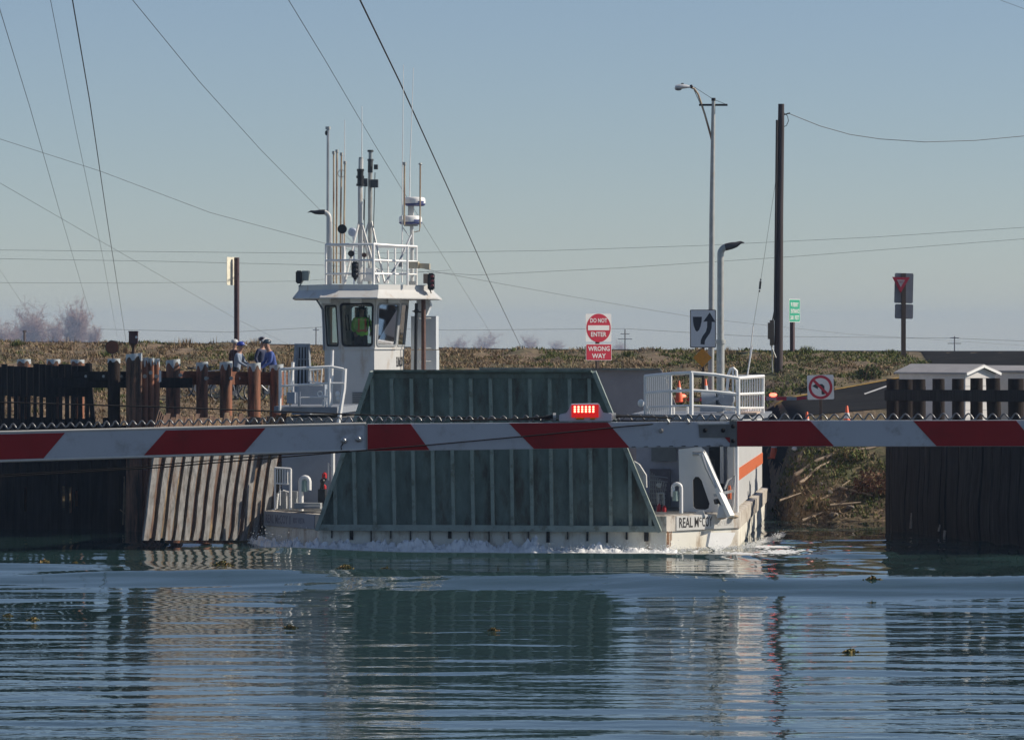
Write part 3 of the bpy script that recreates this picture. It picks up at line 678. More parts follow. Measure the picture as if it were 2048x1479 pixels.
text('MET I', 'lettering', M['ink'], d2, frame((5.91, 11.5, 2.95), (0, 1, 0), (0, 0, 1)), 5.5, .12)
p = F(1473, 1000, 2.05)
m = MB(); m.tube([(p.x, 2.05, .9), (p.x, 2.05, PZ)], .062, 10); m.build('corner_post', M['whiteclean'], ferry)
p = F(1444, 1000, 2.6); m = MB(); m.tube([(p.x, 2.6, 1.6), (p.x, 2.6, PZ)], .05, 10); m.tube([(p.x + .16, 2.6, 1.2), (p.x + .16, 2.6, PZ)], .035, 8); m.build('stanchion', M['whiteclean'], ferry)
p = F(1455, 1000, 4.3); m = MB(); m.bbox(F(1418, 900, 4.35).x, F(1446, 900, 4.35).x, 4.33, 4.41, 1.0, 3.15); m.build('doorway', M['black'], d2, smooth=0)
m = MB(); a, b = F(1303, 935, 4.3), F(1352, 895, 4.3); m.bbox(a.x, b.x, 4.25, 4.36, 2.1, 2.75); m.build('locker_panel', M['grey'], d2, smooth=0)
m = MB(); a, b = F(1300, 935, 4.2), F(1341, 1030, 4.2); m.bbox(a.x, b.x, 4.1, 4.38, .95, 1.9); m.build('machinery_box', pmat('purple_grey_paint', (.20, .18, .21), .6), d2, smooth=0)

# ramp hoist leg with its rounded opening, and the boarding arm
D1 = 1.75
ol = [F(1357, 898, D1), F(1402, 893, D1), F(1413, 906, D1), F(1436, 965, D1), F(1438, 1034, D1), F(1360, 1034, D1)]
def toxy(ps): return [(p.x, p.z) for p in ps]
hole = [F(1385, 960, D1), F(1390, 953, D1), F(1397, 953, D1), F(1403, 960, D1), F(1419, 1006, D1), F(1417, 1016, D1), F(1410, 1019, D1), F(1391, 1018, D1), F(1386, 1013, D1)]
hole = toxy(hole)
me = fillmesh(toxy(ol), [hole], .11)
m = MB(); m.curvemesh(me, lambda c: Vector((c.x, D1 + .11 + c.z, c.y))); hoist = m.build('hoist_leg', M['whiteclean'], ferry, smooth=0)
m = MB(); a = F(1383, 950, D1 + .5); b = F(1421, 1021, D1 + .5); m.bbox(a.x - .2, b.x + .1, D1 + .5, D1 + .55, .95, 2.2); m.build('opening_backing', M['black'], hoist, smooth=0)  # black sheet set behind the leg opening
m = MB(); m.beam(F(1404, 905, 1.5), F(1440, 985, 1.35), .16, .13); m.beam(F(1440, 985, 1.35), F(1462, 1032, 1.2), .22, .10)
m.beam(F(1412, 912, 1.9), F(1444, 990, 2.0), .05, .12); m.build('boarding_arm', M['whiteclean'], ferry, smooth=0)
m = MB(); m.prism([F(1438, 1010, 1.15), F(1452, 1008, 1.2), F(1468, 1033, 1.3), F(1433, 1036, 1.1)], (0, .05, 0)); m.beam(F(1428, 990, 1.3), F(1466, 981, 1.5), .05, .07); m.tube([F(1449, 978, 1.5), F(1456, 960, 1.5), F(1470, 950, 1.6), F(1466, 1020, 1.6)], .025, 6)
m.build('arm_foot', M['white'], ferry, smooth=30)
m = MB(); m.tube([F(1385, 907, 1.5), F(1410, 906, 1.5)], .05, 10); m.tube([F(1404, 909, 1.4), F(1412, 935, 1.35), F(1432, 975, 1.3)], .03, 8); m.build('hydraulic_ram', M['steel'], ferry)
m = MB(); m.beam(F(1430, 1003, 1.3), F(1448, 998, 1.4), .14, .12); m.build('arm_bearing', M['black'], ferry, smooth=0)
m = MB(); p = F(1459, 983, 1.7); m.tube([p + Vector((0, 0, -.18)), p, p + Vector((0, 0, .16))], [.05, .055, .03], 10); m.build('orange_float', M['orange'], ferry)
m = MB(); m.prism([F(1389, 1034, .95), F(1390, 1026, .95), F(1396, 1021, .95), F(1407, 1021, .95), F(1411, 1034, .95)], (0, .10, 0)); m.build('fairlead', M['white'], ferry, smooth=0)
def gooseneck(px, ytop, ybot, yl, r, flip=1):
    a = F(px, ybot, yl); b = F(px, ytop + 12, yl); w = .10
    m = MB(); pts = [Vector((a.x, yl, .88)), Vector((b.x, yl, b.z))]
    for k in range(1, 7):
        an = R(180 * k / 6); pts.append(Vector((b.x - flip * w * (1 - math.cos(an)), yl, b.z + w * math.sin(an))))
    pts.append(pts[-1] + Vector((0, 0, -.22))); m.tube(pts, r, 10); return m
m = gooseneck(1362, 963, 1033, 1.0, .05); m.build('gooseneck_vent', M['whiteclean'], ferry)
m = MB(); p = F(1351, 988, 1.0); m.tube([p + Vector((0, 0, .08)), p + Vector((0, 0, -.16))], [.075, .085], 12); m.build('vent_cap', pmat('pale_green_cap', (.35, .45, .40), .5), ferry)
m = gooseneck(602, 950, 1016, 1.3, .065, -1); m.build('gooseneck_vent', M['whiteclean'], ferry)
m = MB(); p = F(609, 968, 1.3); m.tube([p + Vector((0, 0, .10)), p + Vector((0, 0, -.18))], [.08, .09], 12); m.build('vent_cap', pmat('green_cap', (.25, .36, .33), .5), ferry)
for px, pa, pb, y in ((1329, 1010, 1034, 1.6), (1318, 1006, 1032, 1.7), (649, 944, 956, 2.5), (648, 968, 980, 2.5)):
    a, b = F(px, pa, y), F(px, pb, y); m = MB(); r = .062
    m.tube([b, b + (a - b) * .75, b + (a - b) * .9, a], [r, r, r * .6, r * .3], 10); m.build('fire_extinguisher', M['red'], ferry)
m = MB(); a = F(1317, 955, 1.9); b = F(1300, 1000, 1.9)
for k in range(9): m.tube([F(1300 + 4 * k, 942 + 3 * k, 2.2), F(1300 + 3 * k, 1008, 2.2)], .012, 5)
for k in range(7): m.tube([F(1298, 950 + 9 * k, 2.21), F(1336 - k, 955 + 8 * k, 2.21)], .012, 5)
m.build('mesh_guard', M['steel'], ferry)
m = MB(); p = F(1318, 970, 1.85); m.lathe(p, [(.07, .04), (.075, .0), (.06, -.05)], 16, 'Y'); m.build('gauge', M['galv'], ferry)
m = MB(); m.tube([F(1316, 985, 1.7), F(1317, 1030, 1.7)], .03, 8); m.tube([F(1327, 985, 1.7), F(1328, 1032, 1.7)], .03, 8); m.tube([F(1316, 986, 1.7), F(1327, 986, 1.7)], .03, 8); m.build('pipe_frame', M['galv'], ferry)
m = MB(); a = F(1284, 925, .6); m.prism([F(1268, 922, .6), F(1278, 928, .6), F(1292, 950, .6), F(1293, 975, .6), F(1285, 968, .6)], (0, .3, 0)); m.build('ramp_guide', M['white'], ferry, smooth=0)
# left bow corner rails, locker and fittings
def rail_obj(name, tubes, mat=M['whiteclean'], parent=ferry):
    m = MB()
    for pts, r in tubes: m.tube(pts, r, 6)
    return m.build(name, mat, parent)
y = 1.75
rail_obj('deck_rail', [([F(550, 935, y), F(582, 937, y)], .03), ([F(552, 966, y), F(580, 968, y)], .022), ([F(550, 1018, y), F(550, 935, y)], .03), ([F(581, 1018, y - .1), F(581, 937, y - .1)], .04)] + [([F(555 + 5 * k, 966 if k != 1 else 1010, y), F(555 + 5 * k, 938, y)], .016) for k in range(5)])
rail_obj('deck_rail', [([F(553, 1016, 1.9), F(556, 986, 1.9)], .03)])
rail_obj('deck_rail', [([F(566, 980, 2.2), F(582, 985, 2.2)], .02), ([F(573, 1016, 2.2), F(573, 983, 2.2)], .02)])
rail_obj('deck_post', [([F(666, 990, 2.3), F(666, 905, 2.3)], .055), ([F(657, 960, 2.3), F(657, 925, 2.3), F(666, 937, 2.3)], .02)])
m = MB(); a, b = F(560, 985, 2.6), F(596, 1018, 2.6); m.bbox(a.x, b.x, 2.3, 2.8, .9, 1.36); m.build('deck_locker', M['grey'], ferry, smooth=0)
m = MB(); m.tube([F(590, 1014, .9), F(642, 1014, .5)], .045, 8); m.bbox(F(590, 1015, .9).x, F(642, 1015, .9).x, .75, 1.1, 1.0, 1.13); m.build('rope_roller', M['grey'], ferry)
m = MB(); p = F(650, 1000, 1.6)
m.tube([F(641, 1000, 1.6), F(645, 965, 1.6), F(650, 955, 1.6)], .05, 8); m.ball(F(645, 962, 1.5), .07); m.bbox(F(637, 990, 1.6).x, F(651, 990, 1.6).x, 1.5, 1.8, .95, 1.45); m.build('hose_reel', M['black'], ferry)

M['walk'] = pmat('walkway_grey', (0.22, 0.245, 0.28), .7, var=.15)
# raised platforms over the bow corners
def platform(fr, back, z, thick, mat):
    m = MB(); m.prism([(x, y, z) for x, y in fr + back], (0, 0, -thick)); return m.build('platform', mat, ferry, smooth=0)
def Fx(px, yl): return F(px, 830, yl).x
zR = F(1400, 831, 1.3).z
pr = [(Fx(1262, 2.4), 2.4), (Fx(1300, 1.6), 1.6), (Fx(1345, 1.2), 1.2), (Fx(1390, 1.1), 1.1), (Fx(1440, 1.2), 1.2), (Fx(1480, 1.5), 1.5), (Fx(1536, 4.0), 4.0)]
plr = platform(pr, [(Fx(1536, 4.0), 6.5), (Fx(1262, 2.4), 6.5)], zR + .02, .12, M['walk'])
m = MB(); m.bbox(5.95, 6.45, 1.9, 4.2, zR + .025, zR + .07); m.build('plank', pmat('bare_plank', (.55, .42, .33), .8), plr, smooth=0)
Q = [(1290, 752, 832, 2.5), (1342, 747, 830, 1.8), (1383, 745, 829, 1.35), (1430, 749, 830, 1.5), (1477, 756, 832, 1.75), (1527, 752, 833, 4.2)]
def lerpq(px, f):
    for a, b in zip(Q, Q[1:]):
        if a[0] <= px <= b[0]:
            t = (px - a[0]) / (b[0] - a[0]); tp = a[1] + (b[1] - a[1]) * t; bt = a[2] + (b[2] - a[2]) * t; yl = a[3] + (b[3] - a[3]) * t
            return F(px, tp + (bt - tp) * f, yl)
tb = []
for f, r in ((0, .044), (.42, .036), (.78, .028)): tb.append(([lerpq(px, f) for px in (1290, 1310, 1342, 1362, 1383, 1405, 1430, 1455, 1477, 1500, 1527)], r))
for px, r in ((1290, .034), (1342, .03), (1383, .055), (1477, .036), (1527, .03)): tb.append(([lerpq(px, 0), lerpq(px, 1)], r))
rr_ = rail_obj('platform_rail', tb)
m = MB()
for k in range(13): px = 1293 + 3.9 * k; m.beam(lerpq(px, .02), lerpq(px, .98), .034, .04)
m.build('pickets', M['whiteclean'], rr_, smooth=0); m = MB()
for k in range(10): px = 1480 + 4.9 * k; m.beam(lerpq(px, .02), lerpq(px, .98), .034, .04)
m.build('pickets', M['whiteclean'], rr_, smooth=0)
m = MB(); p = F(1282, 806, 2.2); m.ball(p, .085, 1, .6, 1.2); m.tube([p, p + Vector((.12, .1, -.05)), p + Vector((.2, .2, -.35))], .015, 6); m.build('work_lamp', M['whiteclean'], ferry)
rail_obj('back_rail', [([F(1466, 735, 5.5), F(1466, 830, 5.5)], .03), ([F(1452, 800, 5.5), F(1457, 748, 5.5), F(1461, 738, 5.5), F(1467, 736, 5.5), F(1473, 741, 5.5), F(1475, 830, 5.5)], .04), ([F(1460, 752, 6), F(1527, 751, 6.2)], .03), ([F(1495, 748, 6.1), F(1505, 690, 6.1)], .02)])
# exhaust stacks with bent black tips
def stack(x0, base, ring, topy, sgn, tip, yl, r):
    a = F(x0, base, yl); k = F(x0, ring, yl) if ring else a; b = F(x0, topy, yl); w = abs(F(tip[0], tip[1], yl).x - a.x)
    m = MB(); el = []
    rb = w * .30
    for j in range(7):
        an = R(78 * j / 6); el.append(Vector((a.x + sgn * rb * (1 - math.cos(an)), yl, b.z + rb * math.sin(an))))
    m.tube([Vector((a.x, yl, PZ)), Vector((a.x, yl, k.z))], r * 1.22, 14); m.tube([Vector((a.x, yl, k.z)), *el], r, 14)
    if ring: m.tube([k + Vector((0, 0, -.05)), k + Vector((0, 0, .05))], r * 1.6, 14)
    st = m.build('exhaust_stack', M['galv'] if sgn > 0 else M['white'], ferry)
    m = MB(); e = el[-1]; t = F(tip[0], tip[1], yl); d = (t - e)
    m.tube([e - d * .05, e + d * .1, e + d * .3, e + d * .55, e + d * .8 + Vector((0, 0, .03)), t], [r * 1.1, r * 1.12, r * 1.1, r * .85, r * .45, r * .08], 12)
    m.build('tip', pmat('sooty_steel', (.055, .052, .055), .5), st)
stack(1441, 826, 683, 508, 1, (1489, 485), 4.6, .085)
m = MB(); p = F(1422, 800, 4.0)
m.tube([F(1404, 800, 4), F(1432, 798, 4)], [.21, .21], 18); m.tube([F(1440, 822, 4.1), F(1440, 782, 4.1)], [.14, .10], 14); m.lathe(F(1453, 797, 3.9), [(.20, .1), (.22, .06), (.22, -.06), (.19, -.1)], 20, 'Y')
m.beam(F(1412, 805, 3.6), F(1446, 792, 3.6), .06, .07); m.box(F(1424, 818, 4) , (.6, .4, .12)); m.build('blower', pmat('blower_blue_grey', (.33, .37, .41), .45, var=.15), ferry)
m = MB(); p = F(1460, 826, 3.2); m.box(p, (.3, .3, .12)); m.build('deck_box', M['whiteclean'], ferry, smooth=0)
rail_obj('stub_post', [([F(1348, 830, 2.2), F(1348, 812, 2.2)], .025), ([F(1375, 830, 2.2), F(1375, 811, 2.2)], .03)])

# left platform
def Fl(px, yl): return F(px, 820, yl).x
zL = F(610, 817, 2.3).z
platform([(Fl(548, 3.0), 3.0), (Fl(560, 2.4), 2.4), (Fl(620, 2.1), 2.1), (Fl(672, 2.1), 2.1), (Fl(683, 2.6), 2.6)], [(Fl(683, 2.6), 6.4), (Fl(548, 3.0), 6.4)], zL + .05, .16, M['walk'])
y = 2.35
tb = [([F(560, 738, y), F(600, 736, 2.15), F(662, 733, 2.15), F(687, 738, 2.2)], .038), ([F(560, 772, y), F(600, 769, 2.15), F(662, 766, 2.15), F(687, 766, 2.2)], .028), ([F(598, 795, 2.25), F(662, 793, 2.15)], .02),
      ([F(560, 738, y), F(560, 822, y)], .04), ([F(659, 733, 2.15), F(659, 815, 2.15)], .045), ([F(665, 700, 2.25), F(664, 740, 2.25), F(662, 810, 2.25)], .042), ([F(690, 737, 2.25), F(688, 776, 2.25), F(677, 845, 2.1)], .058), ([F(586, 724, y), F(583, 780, y)], .045),
      ([F(651, 815, 2.25), F(653, 778, 2.25)], .02), ([F(646, 812, 2.25), F(647, 798, 2.25)], .02)]
lr = rail_obj('platform_rail', tb)
m = MB()
for k in range(4): m.beam(F(562 + 8 * k, 740, y + .1), F(562 + 8 * k, 790, y + .1), .045, .05)
m.build('pickets', M['whiteclean'], lr, smooth=0)
rail_obj('lamp_frame', [([F(619, 740, 2.4), F(644, 738, 2.4), F(642, 765, 2.4), F(618, 762, 2.4), F(619, 740, 2.4)], .025), ([F(627, 740, 2.4), F(627, 762, 2.4)], .02), ([F(635, 740, 2.4), F(635, 763, 2.4)], .02), ([F(618, 770, 2.4), F(645, 770, 2.4)], .02)])
pts = [F(640 + 5 * math.cos(a * .7), 787 + 5 * math.sin(a * .7), 2.25) for a in range(10)]; rail_obj('rope_eye', [(pts, .015), ([F(645, 790, 2.25), F(650, 792, 2.25)], .02)])
m = MB(); a, b = F(576, 784, 2.0), F(592, 806, 2.0); m.bbox(a.x, b.x, 1.8, 2.2, b.z, a.z); m.tube([F(580, 812, 2), F(580, 806, 2)], .02, 6); m.tube([F(597, 812, 2), F(597, 783, 2), F(600, 783, 2), F(600, 812, 2)], .018, 6); m.build('junction_box', M['bluegrey'], ferry, smooth=20)
m = MB(); m.bbox(Fl(598, 2.9), Fl(650, 2.9), 2.85, 3.3, zL + .1, zL + .62); m.build('bulwark', M['bluegrey'], ferry, smooth=0)
m = MB(); a = F(675, 788, 2.25); m.ball(a, .08, .8, .8, 1.1); m.ball(a + Vector((.02, 0, -.12)), .06); m.build('bow_light', M['whiteclean'], ferry)
# louvred radiator behind the left rail
yl = 6.8; m = MB(); TLp, TRp, BRp, BLp = F(589, 690, yl), F(617, 690, yl), F(620, 768, yl), F(583, 768, yl)
m.prism([TLp, TLp + (TRp - TLp) * .18, BLp + (BRp - BLp) * .2, BLp], (0, .3, 0)); m.prism([TRp, BRp, BRp - (BRp - BLp) * .06, TRp - (TRp - TLp) * .06], (0, .3, 0)); m.bbox(TLp.x, TRp.x, yl, yl + .3, TLp.z - .05, TLp.z + .04)
for k in range(4):
    f = .25 + .2 * k; m.beam(TLp + (TRp - TLp) * f + Vector((0, .05, -.04)), BLp + (BRp - BLp) * f + Vector((0, .05, 0)), .04, .05)
m.beam(F(592, 718, yl - .02), F(617, 718, yl - .02), .03, .03)
rad = m.build('radiator', pmat('radiator_grey', (.26, .29, .33), .5), ferry, smooth=0)
m = MB(); m.bbox(TLp.x, TRp.x, yl + .2, yl + .28, BLp.z, TLp.z - .05); m.build('core', pmat('radiator_core', (.06, .065, .07), .6), rad, smooth=0)
m = MB(); m.bbox(BLp.x, BRp.x, yl, yl + .4, PZ, BLp.z); m.build('base', M['bluegrey'], rad, smooth=0)

# ------------------------------------------------------------------ pilothouse
ph = MB()
yA, yF = 9.0, 8.0
zs, ztp, zbm = F(715, 697, yF).z, F(715, 598, yF).z, PZ
def P2(px, yl): return Vector((F(px, 690, yl).x, yl, 0))
A, B2, C2, D2, E2 = P2(649, 9.0), P2(682, yF), P2(748.5, yF), P2(791, 8.75), P2(808, 11.2)
F2 = Vector((A.x + .25, 11.2, 0))
ctr = Vector(((A.x + D2.x) / 2, 9.6, 0))
low = [A, B2, C2, D2, E2, F2]
up = []
for i, p in enumerate(low):
    d = (p - ctr).normalized(); up.append(p + d * (.20 if i in (1, 2) else .20 if i in (3, 4) else .08))
pilot = None
m = MB()                                                # lower trunk
m.loft([[(p.x, p.y, zbm) for p in low], [(p.x, p.y, zs) for p in low]])
pilot = m.build('pilothouse', [M['white']], ferry, smooth=0)
m = MB(); m.prism([(p.x + (p - ctr).x * .03, p.y + (p - ctr).y * .03, zs - .02) for p in low], (0, 0, .035)); m.build('sill_band', M['white'], pilot, smooth=0)
for z0 in (F(700, 822, yF).z, ):
    m = MB(); m.prism([(p.x + (p - ctr).x * .04, p.y + (p - ctr).y * .04, z0) for p in low], (0, 0, .05)); m.build('base_flange', M['bluegrey'], pilot, smooth=0)
def wallpanel(i, hole, r=.07, th=.05):
    """one tilted wall between plan corners i and i+1 with a rounded window opening; hole in metres along, fraction up"""
    j = (i + 1) % 6; a, b = low[i].copy(), low[j].copy(); c, d = up[j].copy(), up[i].copy()
    for p, z in ((a, zs), (b, zs), (c, ztp), (d, ztp)): p.z = z
    Wd, Hh = (b - a).length, (ztp - zs)
    nrm = (b - a).cross(d - a).normalized()
    def fn(co):
        u, v = co.x / Wd, co.y / Hh; lo = a + (b - a) * u; hi = d + (c - d) * u; return lo + (hi - lo) * v + nrm * co.z
    if hole is None:
        me = fillmesh([(0, 0), (Wd, 0), (Wd, Hh), (0, Hh)], (), th / 2); m = MB(); m.curvemesh(me, fn); m.build('upper_wall', M['white'], pilot, smooth=0); return
    x0, x1, y0, y1 = hole[0] * Wd, hole[1] * Wd, hole[2] * Hh, hole[3] * Hh
    r = min(r, (x1 - x0) * .3)
    me = fillmesh([(0, 0), (Wd, 0), (Wd, Hh), (0, Hh)], [rrect(x0, y0, x1, y1, r)], th / 2); m = MB(); m.curvemesh(me, fn); m.build('upper_wall', M['white'], pilot, smooth=0)
    me = fillmesh(rrect(x0 - .02, y0 - .02, x1 + .02, y1 + .02, r), (), .004); m = MB(); m.curvemesh(me, lambda c: fn(c - Vector((0, 0, -.0)))); m.build('window', M['glass'], pilot, smooth=0)
    me = fillmesh(rrect(x0 - .035, y0 - .035, x1 + .035, y1 + .035, r + .03), [rrect(x0 + .012, y0 + .012, x1 - .012, y1 - .012, r)], .012); m = MB(); m.curvemesh(me, lambda c: fn(c + Vector((0, 0, .03)))); m.build('window_frame', M['blackmatt'] if i in (0, 1) else M['grey'], pilot, smooth=0)
wallpanel(0, (.25, .90, .07, .86)); wallpanel(1, (.07, .92, .07, .90)); wallpanel(2, (.10, .95, .07, .90)); wallpanel(3, (.08, .92, .07, .90)); wallpanel(4, (.10, .90, .10, .88)); wallpanel(5, (.15, .85, .12, .85))
# dark ceiling and console inside
m = MB(); m.prism([(ctr.x + (p.x - ctr.x) * .94, ctr.y + (p.y - ctr.y) * .94, ztp - .10) for p in up], (0, 0, .06)); m.build('headliner', M['black'], pilot, smooth=0)
m = MB(); m.bbox(B2.x + .1, C2.x - .1, 8.15, 8.45, zs - .1, zs + .10); m.bbox(B2.x + .05, B2.x + .35, 9.6, 9.9, zs - .1, zs + .5); m.bbox(C2.x + .1, C2.x + .35, 9.4, 9.9, zs - .1, zs + .35); m.build('console', M['black'], pilot, smooth=0)
m = MB()
for px in (690, 696, 732, 738): m.tube([F(px, 630, 9.3), F(px + 3, 660, 9.0)], .018, 6)
m.bbox(F(705, 620, 10).x, F(728, 620, 10).x, 10.4, 10.7, zs + .1, ztp - .2); m.build('interior_fittings', M['black'], pilot, smooth=0)
m = MB(); a, b = F(754, 640, 8.45), F(769, 684, 8.45); m.box(((a.x + b.x) / 2, 8.62, (a.z + b.z) / 2), (.22, .02, .58), Matrix.Rotation(R(40), 3, 'Z')); m.build('sky_reflection_panel', M['bluegrey'], pilot, smooth=0)  # added panel stands in for sky reflected in the right window
# roof: octagon with flared visor
zt_, zl_ = F(700, 568.5, 7.0).z, F(700, 594.5, 7.0).z
def P3(px, yl): return Vector((F(px, 580, yl).x, yl, 0))
inn = [P3(597, 8.7), P3(645, 7.25), P3(757, 7.25), P3(862, 8.9), P3(868, 11.8), P3(830, 12.8), P3(660, 12.8), P3(600, 11.8)]
out = [P3(585, 8.55), P3(639, 6.95), P3(755, 6.92), P3(875, 8.8), P3(884, 12.0), P3(835, 13.1), P3(655, 13.1), P3(590, 12.0)]
zmid = zl_ + (zt_ - zl_) * .60
m = MB()
m.loft([[(p.x, p.y, zl_ - .03) for p in out], [(p.x, p.y, zl_) for p in out], [(p.x * .5 + q.x * .5, p.y * .5 + q.y * .5, zmid) for p, q in zip(inn, inn)], [(p.x, p.y, zt_) for p in inn]])
roof = m.build('roof', M['white'], pilot, smooth=0)
for px in (650, 712, 788): m = MB(); p = F(px, 603, 7.6 if px < 760 else 8.2); m.box((p.x, p.y, zl_ - .085), (.28, .22, .12)); m.build('eave_lamp', M['whiteclean'], roof, smooth=0)
m = MB(); m.tube([F(605, 594, 8.6), F(610, 597, 8.6), F(632, 598, 8.6), F(638, 606, 8.6), F(646, 620, 8.7), F(648, 700, 8.8)], .03, 6); m.build('drain_pipe', M['bluegrey'], roof)
m = MB(); a, b = F(705, 783, yF - .01), F(725, 806, yF - .01)
for k in range(6): z = b.z + (a.z - b.z) * (k + .5) / 6; m.bbox(a.x, b.x, yF - .03, yF + .01, z - .02, z + .012)
m.build('vent_grille', pmat('grille_grey', (.16, .17, .18), .5), pilot, smooth=0)
nn = (E2 - D2).normalized(); sx = Vector((nn.y, -nn.x, 0))
tp = D2 + (E2 - D2) * .47 + sx * .012; tp.z = F(795, 723, 9.5).z
text('EL McCOY', 'lettering', M['ink'], pilot, frame(tp, nn, (0, 0, 1)), 1.9, .27, bold=.02)
# lockers and pipes behind the pilothouse
m = MB()
a, b = F(822, 632, 11), F(872, 740, 11); m.bbox(a.x, b.x, 11, 11.6, F(850, 699, 11).z + .01, a.z)
m.bbox(a.x, F(873, 700, 11).x, 10.98, 11.6, PZ, F(850, 700, 11).z)
a, b = F(833, 600, 11), F(860, 632, 11); m.prism([F(833, 600, 11.1), F(857, 600, 11.1), F(861, 610, 11.1), F(853, 630, 11.1), F(833, 632, 11.1)], (0, .4, 0))
m.build('locker', pmat('locker_pale', (.58, .62, .64), .45, var=.05), ferry, smooth=0)
m = MB(); m.tube([F(847, 745, 10.4), F(847, 598, 10.4)], .062, 10); m.build('brown_post', pmat('rust_brown_paint', (.15, .08, .06), .6, var=.3, scale=6), ferry)
m = MB(); m.tube([F(830.5, 745, 10.2), F(832.5, 625, 10.2), F(833, 606, 10.2)], .045, 10); m.tube([F(825, 622, 10.2), F(842, 624, 10.2)], .02, 6); m.ball(F(833, 622, 10.2), .07); m.build('post', M['black'], ferry)
m = MB()
for py in (636, 696, 722): m.tube([F(838, py + 1, 10.3), F(862, py, 10.6)], .014, 6)
m.build('pipe_brackets', M['galv'], ferry)

# roof railing
yr = 7.5
def rp(px, py): 
    yl = 8.8 if px < 656 else 7.45 if 690 < px < 760 else 8.9 if px > 826 else 8.0
    return F(px, py, yl)
tb = []
for k, r in ((0, .036), (1, .028), (2, .026)):
    h = (0, 31, 58)[k]
    tb.append(([rp(652, 490 + h), rp(700, 489 + h), rp(747, 488 + h + (0, 1, 1)[k]), rp(790, 491 + h * .98), rp(833, 493 + h * .96)], r))
    tb.append(([F(652, 490 + h, 8.8), F(668, 492 + h, 12.3)], r)); tb.append(([F(833, 493 + h * .96, 8.9), F(828, 494 + h * .9, 12.2)], r))
    tb.append(([F(668, 492 + h, 12.3), F(828, 494 + h * .9, 12.2)], r * .9))
for px, t, r in ((652, 490, .034), (688, 489, .038), (747, 488, .044), (815, 492, .034), (833, 493, .034)): tb.append(([rp(px, 570), rp(px, t)], r))
for px in (690, 748, 790): tb.append(([F(px, 568, 12.3), F(px, 493, 12.3)], .03))
tb.append(([F(776, 567, 10), F(776, 500, 10)], .03))
rail_obj('roof_rail', tb)

# masts, antennas, radars, lamps
def pole(name, pts, r, mat, yl, cap=None, parent=ferry):
    m = MB(); m.tube([F(x, y, yl) for x, y in pts], r, 8); o = m.build(name, mat, parent)
    if cap:
        m2 = MB(); p = F(*pts[-1], yl); m2.tube([p + Vector((0, 0, -.03)), p + Vector((0, 0, .05))], cap[0], 10); m2.build('cap', cap[1], o)
    return o
o = pole('antenna_pole', [(655, 568), (656, 257)], .036, M['steel'], 9.6, (.07, M['galv']))
m = MB(); m.ball(F(653, 266, 9.6), .045, 1, 1, 1.6, 8, 6); m.build('small_lamp', M['black'], o)
for a, b, t, yl in ((667, 667.5, 306, 9.8), (673, 674, 303, 10.2), (681, 683, 309, 10.0), (688, 690, 326, 9.7)):
    pole('antenna_pole', [(a, 567), (a + .3, 440), (b, t)], .024, M['rustpole'], yl, (.045, M['galv']))
m = MB(); p = F(683, 347, 10.0); m.tube([p + Vector((.10 * math.cos(k * .5236), 0, .10 * math.sin(k * .5236))) for k in range(13)], .010, 5); m.build('loop_antenna', M['steel'], ferry)
for pts, yl in (([(689, 330), (689.5, 240)], 9.7), ([(723.5, 320), (724, 213)], 9.0), ([(804, 565), (805, 330), (807, 130)], 9.4), ([(819, 425), (820, 330), (827, 136)], 9.9)):
    m = MB(); m.tube([F(x, y, yl) for x, y in pts], [.022 if len(pts) > 2 else .016, .014, .008][:len(pts)] if len(pts) > 2 else [.016, .008], 6); m.build('whip_antenna', M['whiteclean'], ferry)
o = pole('mast', [(720.5, 568), (720.5, 375), (722, 318)], .065, M['white'], 9.0, (.06, M['galv']))
m = MB()
for a, b in ((372, 352), (356, 338)):
    p, q = F(720.5, a, 9.0), F(721, b, 9.0); m.tube([p, q], .085, 12); m.tube([p, p + Vector((0, 0, .06))], .11, 12); m.tube([q - Vector((0, 0, .06)), q], .10, 12)
m.build('navigation_lamp', M['black'], o)
tr = [([F(718, 445, 9.0), F(709, 480, 8.5), F(690, 565, 7.9)], .03), ([F(723, 445, 9.0), F(757, 565, 8.0)], .03), ([F(722, 448, 9.0), F(741, 540, 10.2)], .028)]
rail_obj('mast_legs', tr, M['white'], o)
o = pole('mast', [(740, 568), (740.5, 330), (741, 318)], .06, M['galv'], 10.2)
m = MB(); m.tube([F(741, 319, 10.2), F(741, 303, 10.2)], .055, 12); m.build('lamp_lens', pmat('lamp_lens', (.32, .36, .38), .2), o)
m = MB(); m.tube([F(741, 322, 10.2), F(741, 318, 10.2)], .085, 12); m.tube([F(741, 304, 10.2), F(741, 300, 10.2)], .085, 12); m.tube([F(740.5, 345, 10.2), F(741, 322, 10.2)], .07, 12)
for px, py, w, h in ((752, 334, .10, .13), (749, 367, .20, .22), (731, 365, .10, .22)): m.box(F(px, py, 10.1), (w, .14, h))
m.build('lamp_housing', pmat('dark_grey_housing', (.06, .065, .07), .5), o, smooth=20)
tr = [([F(738, 443, 10.2), F(724, 492, 10), F(716, 566, 9.6)], .028), ([F(743, 443, 10.2), F(755, 500, 9.8), F(769, 566, 9.4)], .03)]
rail_obj('mast_legs', tr, M['white'], o)
m = MB(); m.tube([F(750, 345, 10.1), F(748, 420, 10.1), F(747, 450, 10.1), F(749, 560, 10.1)], .012, 5); m.tube([F(730, 372, 10.1), F(729, 420, 10.1), F(727, 560, 10.1)], .012, 5)
m.tube([F(718, 390, 9), F(728, 400, 9.5), F(727, 440, 9.5)], .01, 5); m.build('cable', M['blackmatt'], o)
